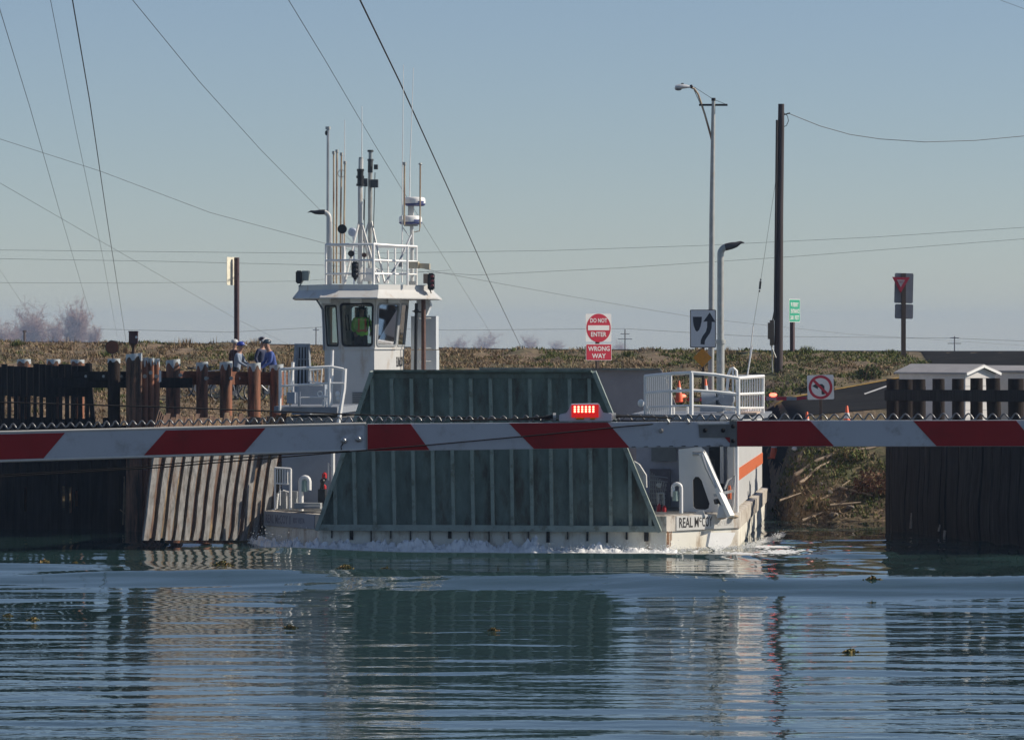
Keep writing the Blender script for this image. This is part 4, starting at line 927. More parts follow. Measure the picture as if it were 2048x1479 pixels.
rail_obj('brace', [([F(770, 566, 8.6), F(800, 520, 9), F(822, 470, 9.6)], .032), ([F(806, 455, 9.6), F(818, 472, 9.6)], .012)], pmat('shaded_brace', (.45, .47, .5), .5))
o = pole('radar_mast', [(824, 568), (824, 475), (823, 448), (821, 412)], .05, M['white'], 9.7)
m = MB(); m.box(F(822, 421, 9.7), (.15, .15, .3)); m.build('bracket', M['white'], o, smooth=20)
m = MB(); m.box(F(822, 450, 9.7), (.36, .2, .06)); m.build('bracket', M['galv'], o, smooth=20)
m = MB(); m.box(F(824, 566, 9.7), (.26, .26, .10)); m.build('base', M['galv'], o, smooth=20)
for cx, y0, y1, rad_ in ((830, 412, 394, .285), (821, 449, 431, .315)):
    c = F(cx, y0, 9.7); h = F(cx, y1, 9.7).z - c.z
    m = MB(); m.lathe(c + Vector((0, 0, h * .28)), [(rad_ * 1.0, 0), (rad_ * 1.0, h * .42), (rad_ * .93, h * .62), (rad_ * .75, h * .70), (.03, h * .74)], 28); rd = m.build('radome', M['whiteclean'], o, smooth=50)
    m = MB(); m.lathe(c, [(rad_ * .80, 0), (rad_ * .97, h * .12), (rad_ * .99, h * .279)], 28); m.build('radome_base', M['navy'], rd, smooth=50)
    m = MB()
    for k in range(4): 
        ang = R(-60 + 9 * k); m.box(c + Vector((rad_ * 1.005 * math.cos(ang) , rad_ * 1.005 * math.sin(ang), h * .42)), (.05, .012, .05), Matrix.Rotation(ang + R(90), 3, 'Z'))
    m.build('lettering', M['navy'], rd, smooth=0)
pole('antenna_pole', [(808.5, 450), (809, 328)], .024, M['rustpole'], 9.3, (.05, M['galv']))
m = MB(); m.tube([F(840, 455, 9.2), F(840.5, 328, 9.2)], .022, 8); m.tube([F(840, 450, 9.2), F(839, 462, 9.3), F(828, 464, 9.6)], .012, 6); o = m.build('antenna_pole', M['rustpole'], ferry)
m = MB(); p = F(840.5, 328, 9.2); m.ball(p, .05, 1, 1, .7, 10, 6); m.build('cap', M['galv'], o)
# search lights, horn, flood lamps
def searchlight(px, py, yl, r, mat, foot, facing):
    c = F(px, py, yl); m = MB(); m.lathe(c + Vector((0, -.08, 0)), [(r, 0), (r * 1.02, .02), (r * .95, .10), (r * .55, .2)], 20, 'Y'); o = m.build('searchlight', mat, ferry, smooth=40)
    m = MB(); m.tube([c + Vector((0, .05, -r)), F(px, foot, yl)], .025, 8); m.build('stand', M['white'], o)
searchlight(685, 458, 8.3, .125, M['black'], 568, 0)
m = MB(); p = F(705, 464, 9.4); m.lathe(p, [(.09, -.03), (.125, 0), (.09, .06)], 18, 'Y'); m.tube([p, F(708, 490, 9.4), F(708, 568, 9.4)], .02, 6); m.build('dish_lamp', pmat('pale_lamp', (.55, .6, .7), .4), ferry)
searchlight(703, 507, 8.2, .085, M['black'], 540, 0); searchlight(729, 510, 8.6, .065, pmat('brown_lamp', (.10, .06, .05), .5), 560, 0)
def floodlamp(px, y0, y1, w, yl, mat, side=None):
    a, b = F(px - w / 2, y1, yl), F(px + w / 2, y0, yl); m = MB(); m.bbox(a.x, b.x, yl - .12, yl + .1, a.z, b.z); m.build
    o = m.build('flood_lamp', mat, ferry, smooth=30, bevel=.03)
    if side:
        c = F(side[0], side[1], yl + .1); m = MB(); m.box(c, (side[2], .22, side[3])); m.tube([c, F(px, y1 + 6, yl)], .02, 6); m.build('bracket', side[4], o, smooth=0)
floodlamp(598.5, 541, 567, 12, 8.5, M['black'], (612, 551, .18, .26, pmat('grey_green_lamp', (.28, .33, .31), .5)))
floodlamp(710.5, 523, 556, 13, 7.3, M['black'], (711, 552, .06, .2, M['black']))
m = MB()
for k in range(3): m.ball(F(711, 531 + 9 * k, 7.2), .07, .9, .8, .8, 10, 6)
m.build('lamp_glass', pmat('dark_lens', (.03, .03, .035), .15), ferry)
floodlamp(862.5, 546, 580, 13, 8.6, M['black'], (852, 557, .12, .26, pmat('brown_bracket', (.25, .2, .17), .6)))
m = MB()
for k in range(3): m.ball(F(864, 553 + 9 * k, 8.5), .06, .9, .8, .8, 10, 6)
m.build('lamp_glass', pmat('dark_red_lens', (.10, .015, .02), .2), ferry)
m = MB(); a = F(818, 530, 8.4); b = F(837, 530, 8.3); m.bbox(a.x, b.x, 8.2, 8.5, a.z - .09, a.z + .09); m.prism([F(838, 526, 8.3), F(859, 527, 8.2), F(859, 539, 8.2), F(838, 536, 8.3)], (0, .2, 0)); m.build('horn', pmat('cream_horn', (.5, .44, .33), .5), ferry, smooth=0)
m = MB(); a = F(726, 548, 9.6); m.bbox(a.x, F(752, 548, 9.6).x, 9.4, 9.9, F(726, 562, 9.6).z, F(726, 536, 9.6).z); m.bbox(F(750, 540, 9.2).x, F(758, 540, 9.2).x, 9.1, 9.3, F(752, 566, 9.2).z, F(752, 538, 9.2).z); m.build('roof_box', M['whiteclean'], ferry, smooth=0)
m = MB(); m.box(F(801, 529, 9.2), (.10, .1, .13)); m.build('roof_fitting', M['grey'], ferry, smooth=0)
# left exhaust beside the pilothouse
stack(659, 568, None, 437, -1, (615, 425), 9.4, .062)

# ------------------------------------------------------------------ bow wave
def make_foam():
    b = MB(); q = random.Random(3)
    path = [(-6.4, 2.4), (-6.15, 1.4), (-4.5, -.15), (-2, -.35), (0, -.38), (2, -.36), (4.3, -.32), (5.2, .45), (6.2, 1.5), (6.5, 4), (6.9, 8)]
    seg = []
    for (x0, y0), (x1, y1) in zip(path, path[1:]):
        n = max(2, int(math.hypot(x1 - x0, y1 - y0) / .045))
        for k in range(n): seg.append((x0 + (x1 - x0) * k / n, y0 + (y1 - y0) * k / n))
    rows = []
    for i, (x, y) in enumerate(seg):
        amp = (.50 if x < 1.2 else .26 if x < 4.6 else .10) * (0.6 + .8 * abs(noise.noise(Vector((x * 1.3, y, 0)))))
        if y > 2: amp *= .5
        row = []
        for j in range(15):
            u = j / 14; sh = math.sin(math.pi * min(1, u * 1.05)) ** .8
            h = amp * sh * (.36 + .8 * abs(noise.noise(Vector((x * 5, u * 4, y * 5)))) + .28 * q.random() * sh)
            off = (u - .32) * 1.0
            row.append(b.b.verts.new((x + q.gauss(0, .012), y - off + q.gauss(0, .02), -.06 + h + (0 if 0 < j < 14 else -.08))))
        rows.append(row)
    for r0, r1 in zip(rows, rows[1:]):
        for j in range(14): b.b.faces.new((r0[j], r1[j], r1[j + 1], r0[j + 1]))
    for k in range(5200):
        x, y = q.choice(seg); s = q.uniform(.004, .016); up = abs(q.gauss(0, .09 if x < 4.7 else .05))
        if -6.2 < x < -4.6: up *= 2.2
        c = Vector((x + q.gauss(0, .05), y - q.uniform(-.15, .60), .03 + up))
        b.drop(c, s, s, s)
    return b.build('foam', M['foam'], None, smooth=60)
fo = make_foam(); fo.location = FO; fo.rotation_euler = (0, 0, -PSI); tag(fo, 'white foam pushed up along the bow of the ferry', 'foam', kind='stuff')
b = MB(); q = random.Random(8)                           # broken foam streaks trailing off to the right of the bow
for cx, D, w, n in ((1545, 101.4, 32, 420), (1560, 99.0, 36, 260), (1260, 98.9, 90, 420), (1480, 98.4, 30, 160)):
    for k in range(n):
        p = W(cx + q.gauss(0, w * .5), 0, D + q.gauss(0, .35)); s = q.uniform(.008, .028); b.drop((p.x, p.y, z_water(p.x, p.y) + .01), s * 3, s * 2, s * .8)
tag(b.build('foam', M['foam'], None, smooth=60), 'broken streaks of foam on the water right of the bow', 'foam', kind='stuff')

# ------------------------------------------------------------------ piles, fenders and timber walls
def hit(px, py, a=112.0, b=150.0):
    """distance at which the line of sight through px, py meets the ground"""
    D = a
    while D < b:
        p = W(px, py, D)
        if z_ground(p.x, D) >= p.z: return D
        D += 0.1
    return b
def jag_cap(o, r, z, tilt=.0, deep=.16, seed=1):
    q = random.Random(seed); b = MB(); n = 22; top = []; low = []
    for k in range(n):
        a = 6.28318 * k / n; x, y = r * math.cos(a), r * math.sin(a); zz = z + tilt * x
        top.append(b.b.verts.new((x * 1.03, y * 1.03, zz + .015)))
        low.append(b.b.verts.new((x * 1.04, y * 1.04, zz - (deep * (.35 + .65 * (k % 4 in (0, 1))) * q.uniform(.6, 1.1)))))
    b.b.faces.new(top)
    for k in range(n): b.b.faces.new((top[k], low[k], low[(k + 1) % n], top[(k + 1) % n]))
    return b.build('metal_cap', M['zinc'], o, smooth=30)
def pile(px, w, ytop, D, label, group, mat, cap=True, seed=1, lean=0.0, bolt=None):
    p = W(px, ytop, D); r = w * D / FPX / 2; t = thing('timber_pile', label, 'pile', (p.x, D, 0), group=group)
    q = random.Random(seed); m = MB(); rings = []; n = 20; zt_ = p.z
    zs_ = [-1.5] + [zt_ * k / 9 for k in range(10)]
    for z in zs_:
        rings.append([(lean * (zt_ - z) + r * math.cos(6.28318 * k / n) * (1 + .05 * noise.noise(Vector((math.cos(6.28 * k / n) * 2, math.sin(6.28 * k / n) * 2, z * .4 + seed)))), r * math.sin(6.28318 * k / n) * (1 + .05 * noise.noise(Vector((k, z * .4, seed)))), z) for k in range(n)])
    m.loft(rings); m.build('shaft', mat, t, smooth=50)
    if cap: jag_cap(t, r, zt_, tilt=.10 if cap == 2 else 0, deep=.22 if cap == 2 else .12, seed=seed)
    if bolt:
        b = MB(); c = W(bolt[0], bolt[1], D) - t.location; b.lathe(c + Vector((0, -r - .01, 0)), [(.055, 0), (.055, .02), (.03, .05)], 12, 'Y'); b.build('bolt', M['galv'], t)
    return t
G1, G2 = 'capped piles along the left landing', 'dark piles of the right dolphin'
for px, w, yt, lb, s, bo in ((346, 28, 720, 'reddish capped pile standing between the triple cluster and the bent rail', 1, (362, 750)), (404, 24, 725, 'capped pile second to the right of the triple cluster', 2, (413, 756)), (452, 25, 724, 'capped pile in front of the people with bicycles, below the blue helmet', 3, (463, 756)), (508, 26, 727, 'capped pile in front of the pair of people, below the dark jacket', 4, None), (553, 27, 730, 'capped pile nearest the boat, partly behind its left rail', 5, None)):
    pile(px, w, yt, 112.3 + (px - 346) * .0118, lb, G1, M['pile'], 2, s, bolt=bo)
for px, yt, lb, s in ((48, 719, 'capped pile behind the dark plank wall, first from the edge of the view', 6), (107, 719, 'capped pile behind the dark plank wall, middle one of three', 7), (155, 720, 'capped pile behind the right end of the dark plank wall', 8)):
    pile(px, 27, yt, 112.6, lb, G1, M['pile'], 1, s)
pile(228, 25, 718, 110.6, 'capped dark pile carrying the round orange disc', G1, M['darkpile'], 1, 9)
pile(268, 32, 708, 110.0, 'thick worn capped pile carrying the boxed lamp', G1, M['pileold'], 2, 10)
for k, (px, lb) in enumerate(((290, 'left pile of the tight triple cluster'), (302, 'middle pile of the tight triple cluster'), (313, 'right pile of the tight triple cluster with a white marker strip'))):
    pile(px, 13, 716 + k, 110.3 + .14 * k, lb, G1, M['pile'], 2, 11 + k, bolt=(px, (752, 745, 752)[k]))
def beam_thing(a, b, hpx, mat, label, dy=.16):
    p, q = W(*a), W(*b); h = hpx * a[2] / FPX; c = (p + q) / 2; t = thing('timber_rail', label, 'timber rail', c, group='timber rails')
    m = MB(); m.beam(p - c, q - c, dy, h); m.build('timber', mat, t, smooth=0, bevel=.012)
    m = MB()
    for f in (.12, .37, .62, .87):
        e = (p - c) + (q - p) * f; m.lathe(e + Vector((0, -dy / 2 - .02, 0)), [(.04, 0), (.04, .02), (.02, .03)], 10, 'Y')
    m.build('bolts', M['galv'], t); return t
beam_thing((322, 755, 112.4), (572, 757, 115.3), 27, M['timber'], 'red brown timber rail bolted behind the capped piles')
beam_thing((120, 752, 111.9), (262, 752, 111.0), 19, M['darkplank'], 'dark timber rail left of the thick worn pile')
# white marker strip, lamp and disc
t = thing('marker_strip', 'small white marker strip on the triple pile cluster', 'marker', W(319, 752, 110.3)); m = MB(); m.box((0, 0, 0), (.03, .02, .34)); m.box((.03, .01, 0), (.03, .03, .3)); m.build('strip', M['signwhite'], t, smooth=0)
t = thing('navigation_light', 'dark red boxed lamp on a stem on top of the thick worn pile', 'lamp', W(267, 707, 110.0))
m = MB(); m.box((0, 0, .43), (.24, .22, .32)); m.box((0, 0, .60), (.27, .25, .03)); m.build('lamp_box', pmat('dark_red_box', (.075, .022, .025), .4), t, smooth=0, bevel=.01)
m = MB(); m.tube([(0, 0, 0), (0, 0, .16), (0, 0, .27)], [.045, .045, .11], 12); m.tube([(0, 0, 0), (-.12, 0, .05)], .012, 6); m.build('stem', M['pileold'], t)
m = MB(); m.lathe((.09, -.115, .45), [(.035, 0), (.035, .02)], 12, 'Y'); m.build('lens', M['signwhite'], t)
t = thing('marker_disc', 'round orange brown disc standing above a capped pile', 'marker', W(226, 717, 110.6))
m = MB(); m.lathe(W(224, 694, 110.5) - t.location, [(.165, 0), (.165, .03)], 28, 'Y'); m.build('disc', pmat('orange_brown_disc', (.22, .065, .03), .55), t)
m = MB(); m.lathe(W(224, 694, 110.54) - t.location, [(.185, 0), (.185, .02)], 28, 'Y'); m.build('rim', M['black'], t); m = MB(); m.tube([(0, .04, -.05), W(225, 692, 110.6) - t.location], .03, 6); m.build('stem', M['woodpost'], t)

# sunlit grey plank wing wall
wg = thing('plank_wall', 'leaning wing wall of silvery weathered planks with rusty gaps, lit by the sun', 'plank wall', W(430, 1062, 102.3) * 1.0)
wg.location.z = 0; O = wg.location.copy()
def wpt(px, f, out=0.0):
    """point of the wing wall at column px (at its top), f = 0 top .. 1 waterline"""
    D = 100.3 + (px - 340) / 210 * 2.8
    p = W(px, 826, D); q = W(px - 36, 1057, D - .40); r = p + (q - p) * f
    bow_ = math.sin(min(1, max(0, f)) * 3.14159) ** 1.3
    n = Vector((.62, -.75, .1)); return r + Vector((-.05 * bow_, -.10 * bow_, 0)) + n * out - O
q = random.Random(4)
front, back, tops = MB(), MB(), MB()
for k in range(13):
    px = 333 + 19.3 * k + q.uniform(-1.5, 1.5); w = 11.2 + q.uniform(-1.5, 1.0)
    if k == 0: px -= 3; w = 11
    rings = []
    for i in range(9):
        f = .12 + .98 * i / 8
        j = q.uniform(-.8, .8)
        rings.append([wpt(px - w / 2 + j, f, .07), wpt(px + w / 2 + j, f, .07), wpt(px + w / 2 + j, f, .0), wpt(px - w / 2 + j, f, .0)])
    front.loft(rings)
for k in range(26):
    px = 328 + 9.65 * k + q.uniform(-1, 1); w = 8.6; t0_ = -.01 + q.uniform(0, .05)
    rings = []
    for i in range(8):
        f = t0_ + (1.08 - t0_) * i / 7
        rings.append([wpt(px - w / 2, f, 0), wpt(px + w / 2, f, .012 * (k % 2)), wpt(px + w / 2, f, -.06), wpt(px - w / 2, f, -.06)])
    back.loft(rings)
front.build('face_planks', M['greyplank'], wg, smooth=25); back.build('backing_planks', M['brownplank'], wg, smooth=25)
m = MB(); m.beam(wpt(322, .93, .10), wpt(560, .93, .10), .05, .07)
t = wg
m = MB()
for k in range(4): m.beam(wpt(312 + 4 * k, -.03 + .02 * k, .1), wpt(305 + 3 * k, .25, .14), .05, .03)
m.build('broken_boards', M['brownplank'], wg, smooth=0)

# dark plank wall at the far left
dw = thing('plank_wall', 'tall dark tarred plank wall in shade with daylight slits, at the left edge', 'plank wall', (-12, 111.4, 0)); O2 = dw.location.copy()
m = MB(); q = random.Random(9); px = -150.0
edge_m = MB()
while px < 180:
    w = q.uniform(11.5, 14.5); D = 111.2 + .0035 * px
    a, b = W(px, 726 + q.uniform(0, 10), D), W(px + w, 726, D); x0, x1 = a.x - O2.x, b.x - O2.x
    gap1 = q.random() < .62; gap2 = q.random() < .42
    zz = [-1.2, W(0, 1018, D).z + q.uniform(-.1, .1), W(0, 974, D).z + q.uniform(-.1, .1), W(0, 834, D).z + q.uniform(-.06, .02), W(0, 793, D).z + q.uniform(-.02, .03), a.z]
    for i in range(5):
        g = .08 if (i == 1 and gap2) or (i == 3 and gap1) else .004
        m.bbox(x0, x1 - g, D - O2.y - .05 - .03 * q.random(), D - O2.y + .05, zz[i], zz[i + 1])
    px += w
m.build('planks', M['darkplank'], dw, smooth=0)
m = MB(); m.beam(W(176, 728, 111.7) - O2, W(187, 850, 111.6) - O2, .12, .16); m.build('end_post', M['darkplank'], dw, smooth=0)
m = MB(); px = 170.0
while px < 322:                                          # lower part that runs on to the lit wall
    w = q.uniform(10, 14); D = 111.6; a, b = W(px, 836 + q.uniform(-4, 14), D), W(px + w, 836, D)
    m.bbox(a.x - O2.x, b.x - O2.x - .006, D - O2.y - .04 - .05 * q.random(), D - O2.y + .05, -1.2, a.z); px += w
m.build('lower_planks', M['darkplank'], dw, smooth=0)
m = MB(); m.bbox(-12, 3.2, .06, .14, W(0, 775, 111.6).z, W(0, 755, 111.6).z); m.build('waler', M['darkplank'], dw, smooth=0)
# splintered stump and weed on the worn pile
t = thing('splintered_stump', 'splintered pale broken timber hanging by the foot of the thick worn pile', 'broken timber', (W(268, 1000, 110.5).x, 110.55, 0)); m = MB(); q = random.Random(12)
for k in range(22):
    px = q.uniform(248, 292); y0 = q.uniform(950, 1000); y1 = q.uniform(1005, 1062)
    m.beam(W(px, y0, 110.5 + q.uniform(-.1, .1)) - t.location, W(px + q.uniform(-5, 5), y1, 110.5) - t.location, .03, .02)
m.beam(W(268, 960, 110.45) - t.location, W(290, 1012, 110.4) - t.location, .03, .02); m.beam(W(240, 1018, 110.4) - t.location, W(258, 1034, 110.4) - t.location, .03, .03)
m.build('splinters', pmat('splintered_wood', (.20, .15, .10), .85, var=.4, scale=5), t, smooth=0)
m = MB(); a, b = W(283, 820, 110.8), W(300, 855, 110.8)
m.bbox(a.x - t.location.x, b.x - t.location.x, .1, .2, b.z, a.z); m.build('block', M['pileold'], t, smooth=0)

# right dolphin: piles, rail and dark plank wall
def rD(px): return 111.0 - (px - 1775) / 273 * 8.5
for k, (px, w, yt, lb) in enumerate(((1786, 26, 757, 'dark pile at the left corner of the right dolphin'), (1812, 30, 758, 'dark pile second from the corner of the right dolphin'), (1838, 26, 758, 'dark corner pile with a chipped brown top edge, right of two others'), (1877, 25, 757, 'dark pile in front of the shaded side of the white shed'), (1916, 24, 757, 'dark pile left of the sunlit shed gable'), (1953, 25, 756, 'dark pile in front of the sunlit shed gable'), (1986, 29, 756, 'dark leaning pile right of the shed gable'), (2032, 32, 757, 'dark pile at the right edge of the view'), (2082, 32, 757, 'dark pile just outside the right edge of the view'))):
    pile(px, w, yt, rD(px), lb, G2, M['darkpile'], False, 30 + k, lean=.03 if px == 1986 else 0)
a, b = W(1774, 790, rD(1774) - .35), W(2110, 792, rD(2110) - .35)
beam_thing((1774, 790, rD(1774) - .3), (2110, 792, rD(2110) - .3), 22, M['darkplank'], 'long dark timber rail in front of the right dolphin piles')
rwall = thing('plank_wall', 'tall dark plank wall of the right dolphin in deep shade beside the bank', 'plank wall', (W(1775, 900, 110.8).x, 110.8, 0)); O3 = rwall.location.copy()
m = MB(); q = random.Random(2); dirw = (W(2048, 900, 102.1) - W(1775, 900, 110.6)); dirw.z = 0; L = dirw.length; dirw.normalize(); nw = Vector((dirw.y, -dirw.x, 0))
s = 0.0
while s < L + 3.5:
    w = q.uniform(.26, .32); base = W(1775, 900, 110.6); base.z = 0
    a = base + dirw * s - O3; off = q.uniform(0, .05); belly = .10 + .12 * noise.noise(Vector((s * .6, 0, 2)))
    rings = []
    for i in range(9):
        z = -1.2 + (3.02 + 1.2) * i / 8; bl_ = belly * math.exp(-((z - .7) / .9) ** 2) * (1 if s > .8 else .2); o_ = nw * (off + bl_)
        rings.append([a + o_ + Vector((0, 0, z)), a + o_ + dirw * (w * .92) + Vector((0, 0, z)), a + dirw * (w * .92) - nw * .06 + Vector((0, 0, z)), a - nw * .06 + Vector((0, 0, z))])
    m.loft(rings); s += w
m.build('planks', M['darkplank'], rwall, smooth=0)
m = MB(); a = W(1772, 765, 110.9) - O3; b = W(1800, 765, 110.9) - O3
for k in range(7): x = a.x + (W(1850, 0, 110.9).x - W(1772, 0, 110.9).x) * k / 7; m.bbox(x, x + .148, -.15 - .02 * (k % 2), -.05, -1.2, W(0, 772 + 3 * (k % 3), 110.9).z)
m.build('corner_planks', M['darkplank'], rwall, smooth=0)
m = MB()
for px, y0, y1 in ((1824, 1025, 1056), (1880, 1048, 1062), (1890, 1060, 1085), (1851, 1070, 1095)):
    D = rD(px) - .75; m.beam(W(px, y0, D) - O3, W(px - 3, y1, D) - O3, .06, .04)
m.build('loose_slivers', M['greyplank'], rwall, smooth=0)

# ------------------------------------------------------------------ shed
def shed(px, py_eave, D, wg_, ls, hwall, rise, rz, label):
    p = W(px, py_eave, D); zb_ = p.z - hwall; t = thing('shed', label, 'shed', (p.x, D, zb_), rz)
    m = MB(); m.bbox(-wg_ / 2, wg_ / 2, 0, ls, 0, hwall); m.prism([(-wg_ / 2, 0.001, hwall), (wg_ / 2, 0.001, hwall), (0, .001, hwall + rise)], (0, ls - .002, 0)); m.build('wall', pmat('shed_white', (.62, .60, .58), .6, var=.08), t, smooth=0)
    m = MB()
    for k in range(9): z = hwall * (k + .5) / 9; m.bbox(-wg_ / 2, wg_ / 2, -.006, 0, z, z + .012)
    m.build('siding', M['grey'], t, smooth=0)
    for s_ in (-1, 1):
        m = MB(); e = Vector((s_ * (wg_ / 2 + .10), 0, hwall - rise * .2 / wg_ + .0)); r_ = Vector((0, 0, hwall + rise))
        m.prism([e + Vector((0, -.12, .03)), r_ + Vector((0, -.12, .03)), r_ + Vector((0, ls + .12, .03)), e + Vector((0, ls + .12, .03))], (0, 0, .05)); m.build('roof', pmat('shed_roof_grey', (.36, .35, .35), .7, var=.1), t, smooth=0)
    m = MB(); 
    for s_ in (-1, 1): m.beam((s_ * (wg_ / 2 + .10), -.125, hwall + .0), (0, -.125, hwall + rise + .02), .02, .07)
    m.build('barge_board', M['whiteclean'], t, smooth=0)
    zg = z_ground(p.x, D); m = MB(); m.bbox(-wg_ / 2 + .05, wg_ / 2 - .05, .05, ls - .05, min(-.1, zg - zb_ - .4), 0); m.build('foundation', M['rock'], t, smooth=0)
    return t
shed(1961, 748, 112.6, 1.40, 2.3, 2.0, .20, R(47), 'small white shed with a sunlit gable and shaded side behind the dark piles')
shed(2090, 745, 113.8, 1.5, 2.0, 1.9, .12, R(47), 'second pale shed beyond the sunlit gable, cut by the right edge')

# ------------------------------------------------------------------ signs
def plate_xy(outer, holes, M4, mat, name, parent, z0, th=.003):
    me = fillmesh(outer, holes, th / 2); m = MB(); m.curvemesh(me, lambda c: M4 @ Vector((c.x, c.y, c.z + z0))); return m.build(name, mat, parent, smooth=0)
def sgn(label, px, py, D, rz, wpost=.09, mat=M['woodpost'], topz=None, round_=False):
    """sign thing at the foot of its post; local frame, face towards -Y; zero height at sign centre row py"""
    p = W(px, py, D); zg = z_ground(p.x, D); t = thing('road_sign', label, 'sign', (p.x, D, zg), rz)
    m = MB(); h = p.z - zg + (topz if topz is not None else .3)
    if round_: m.tube([(0, .06, -.4), (0, .06, h)], wpost / 2, 10)
    else: m.bbox(-wpost / 2, wpost / 2, .02, .02 + wpost, -.4, h)
    m.build('post', mat, t, smooth=30)
    return t, Matrix.Translation((0, 0, p.z - zg)) @ Matrix.Rotation(R(90), 4, 'X')     # X right, Y up, Z towards the viewer (-Y)
s_ = 132 / FPX
t, F4 = sgn('do not enter sign above a red wrong way plate on one brown post', 1197, 655, 132, R(30), .1, topz=.35)
wS = 52 * s_ / math.cos(R(30)) / 2; hS = 28 * s_
pn = plate_xy(rrect(-wS, -hS, wS, hS, .04), (), F4, M['signwhite'], 'sign_panel', t, .0, .006)
plate_xy(circ(0, -.01, wS * .95), (), F4, M['signred'], 'disc', pn, .006)
plate_xy(rrect(-wS * .83, -.085 - .0, wS * .83, .075, .005), (), F4, M['signwhite'], 'bar', pn, .0105)
text('DO NOT', 'lettering', M['signwhite'], pn, F4 @ Matrix.Translation((0, .235, .012)), wS * 1.32, .145, bold=.02)
text('ENTER', 'lettering', M['signwhite'], pn, F4 @ Matrix.Translation((0, -.215, .012)), wS * 1.20, .15, bold=.02)
F5 = F4 @ Matrix.Translation((.01, -49 * s_, 0))
pn = plate_xy(rrect(-wS, -16.5 * s_, wS, 16.5 * s_, .03), (), F5, M['signwhite'], 'sign_panel', t, 0, .006)
plate_xy(rrect(-wS * .965, -15.5 * s_, wS * .965, 15.5 * s_, .025), (), F5, M['signred'], 'red_field', pn, .006)
text('WRONG', 'lettering', M['signwhite'], pn, F5 @ Matrix.Translation((0, .115, .010)), wS * 1.68, .155, bold=.02)
text('WAY', 'lettering', M['signwhite'], pn, F5 @ Matrix.Translation((0, -.12, .010)), wS * 1.08, .155, bold=.02)

D = 128.9; s_ = D / FPX
t, F4 = sgn('white keep right sign with a curved black arrow above an amber diamond', 1406, 657, D, R(-8), .09, topz=.55)
w2, h2 = 26 * s_, 38 * s_
pn = plate_xy(rrect(-w2, -h2, w2, h2, .04), (), F4, M['signblack'], 'sign_panel', t, 0, .006)
plate_xy(rrect(-w2 * .94, -h2 * .96, w2 * .94, h2 * .96, .03), (), F4, M['signwhite'], 'white_field', pn, .005)
k = w2 / 128.0                                                    # symbols drawn on a 256 x 376 grid read off the sign
def g(ps): return [((x - 1511) * k, -(y - 477) * k) for x, y in ps]
plate_xy(g([(1411, 360), (1500, 360), (1498, 400), (1488, 450), (1472, 490), (1452, 507), (1436, 492), (1420, 450), (1412, 400)]), (), F4, M['signblack'], 'symbol', pn, .0095)
plate_xy(g([(1578, 318), (1634, 412), (1598, 410), (1596, 470), (1580, 520), (1548, 565), (1530, 596), (1527, 634), (1487, 630), (1490, 590), (1506, 552), (1540, 505), (1552, 460), (1553, 405), (1514, 408)]), (), F4, M['signblack'], 'symbol', pn, .0095)
F5 = F4 @ Matrix.Translation((-1 * s_, -58 * s_, .012)); d_ = 19 * s_
dp = plate_xy([(0, -d_), (d_, 0), (0, d_), (-d_, 0)], (), F5, M['signyellow'], 'diamond', t, 0, .006)

D = hit(1641, 892, 116); s_ = D / FPX
t, F4 = sgn('no left turn sign with red ring on a thin post by the road edge', 1641, 774, D, R(-6), .08, topz=-.2)
w2 = 26.5 * s_; h2 = 24.5 * s_
pn = plate_xy(rrect(-w2, -h2, w2, h2, .04), (), F4 @ Matrix.Rotation(R(1.5), 4, 'Z'), M['signwhite'], 'sign_panel', t, 0, .006)
q_ = w2 / 94.0
def g2(ps): return [((x - 528) * q_, -(y - 953) * q_) for x, y in ps]
ar = plate_xy(g2([(470, 945), (510, 918), (506, 932), (540, 930), (556, 945), (558, 1004), (536, 1004), (534, 960), (528, 954), (508, 954), (512, 968)]), (), F4, M['signblack'], 'symbol', pn, .005)
plate_xy(circ(0, 0, w2 * .90), [circ(0, 0, w2 * .70)], F4, M['signred'], 'ring', pn, .008)
plate_xy([(-w2 * .60, w2 * .46), (-w2 * .46, w2 * .60), (w2 * .60, -w2 * .46), (w2 * .46, -w2 * .60)], (), F4, M['signred'], 'slash', pn, .0085)

D = 140.0; s_ = D / FPX
t, F4 = sgn('yield sign mounted against two grey sign backs on a leaning post', 1808, 578, D, R(6), .14, topz=.55)
F4 = F4 @ Matrix.Rotation(R(-1.5), 4, 'Z')
m = MB()
b1 = plate_xy(rrect(-18 * s_, -28 * s_, 20 * s_, 32 * s_, .05), (), F4, M['signback'], 'sign_back', t, -.12, .01)
b2 = plate_xy(rrect(-16 * s_, -59 * s_, 21 * s_, -30 * s_, .05), (), F4, M['signback'], 'sign_back', t, -.12, .01)
def tri(c, r): return [(c[0] - r * .95, c[1] + r * .62), (c[0] + r * .95, c[1] + r * .62), (c[0], c[1] - r * 1.06)]
pn = plate_xy(tri((-7 * s_, 12 * s_), 19 * s_), (), F4, M['signred'], 'sign_panel', t, .02, .008)
plate_xy(tri((-7 * s_, 13 * s_), 8.6 * s_), (), F4, pmat('yield_white', (.5, .45, .45), .5), 'white_field', pn, .027)
text('YIELD', 'lettering', M['signred'], pn, F4 @ Matrix.Translation((-7 * s_, 14.5 * s_, .03)), 8.5 * s_, 3 * s_)

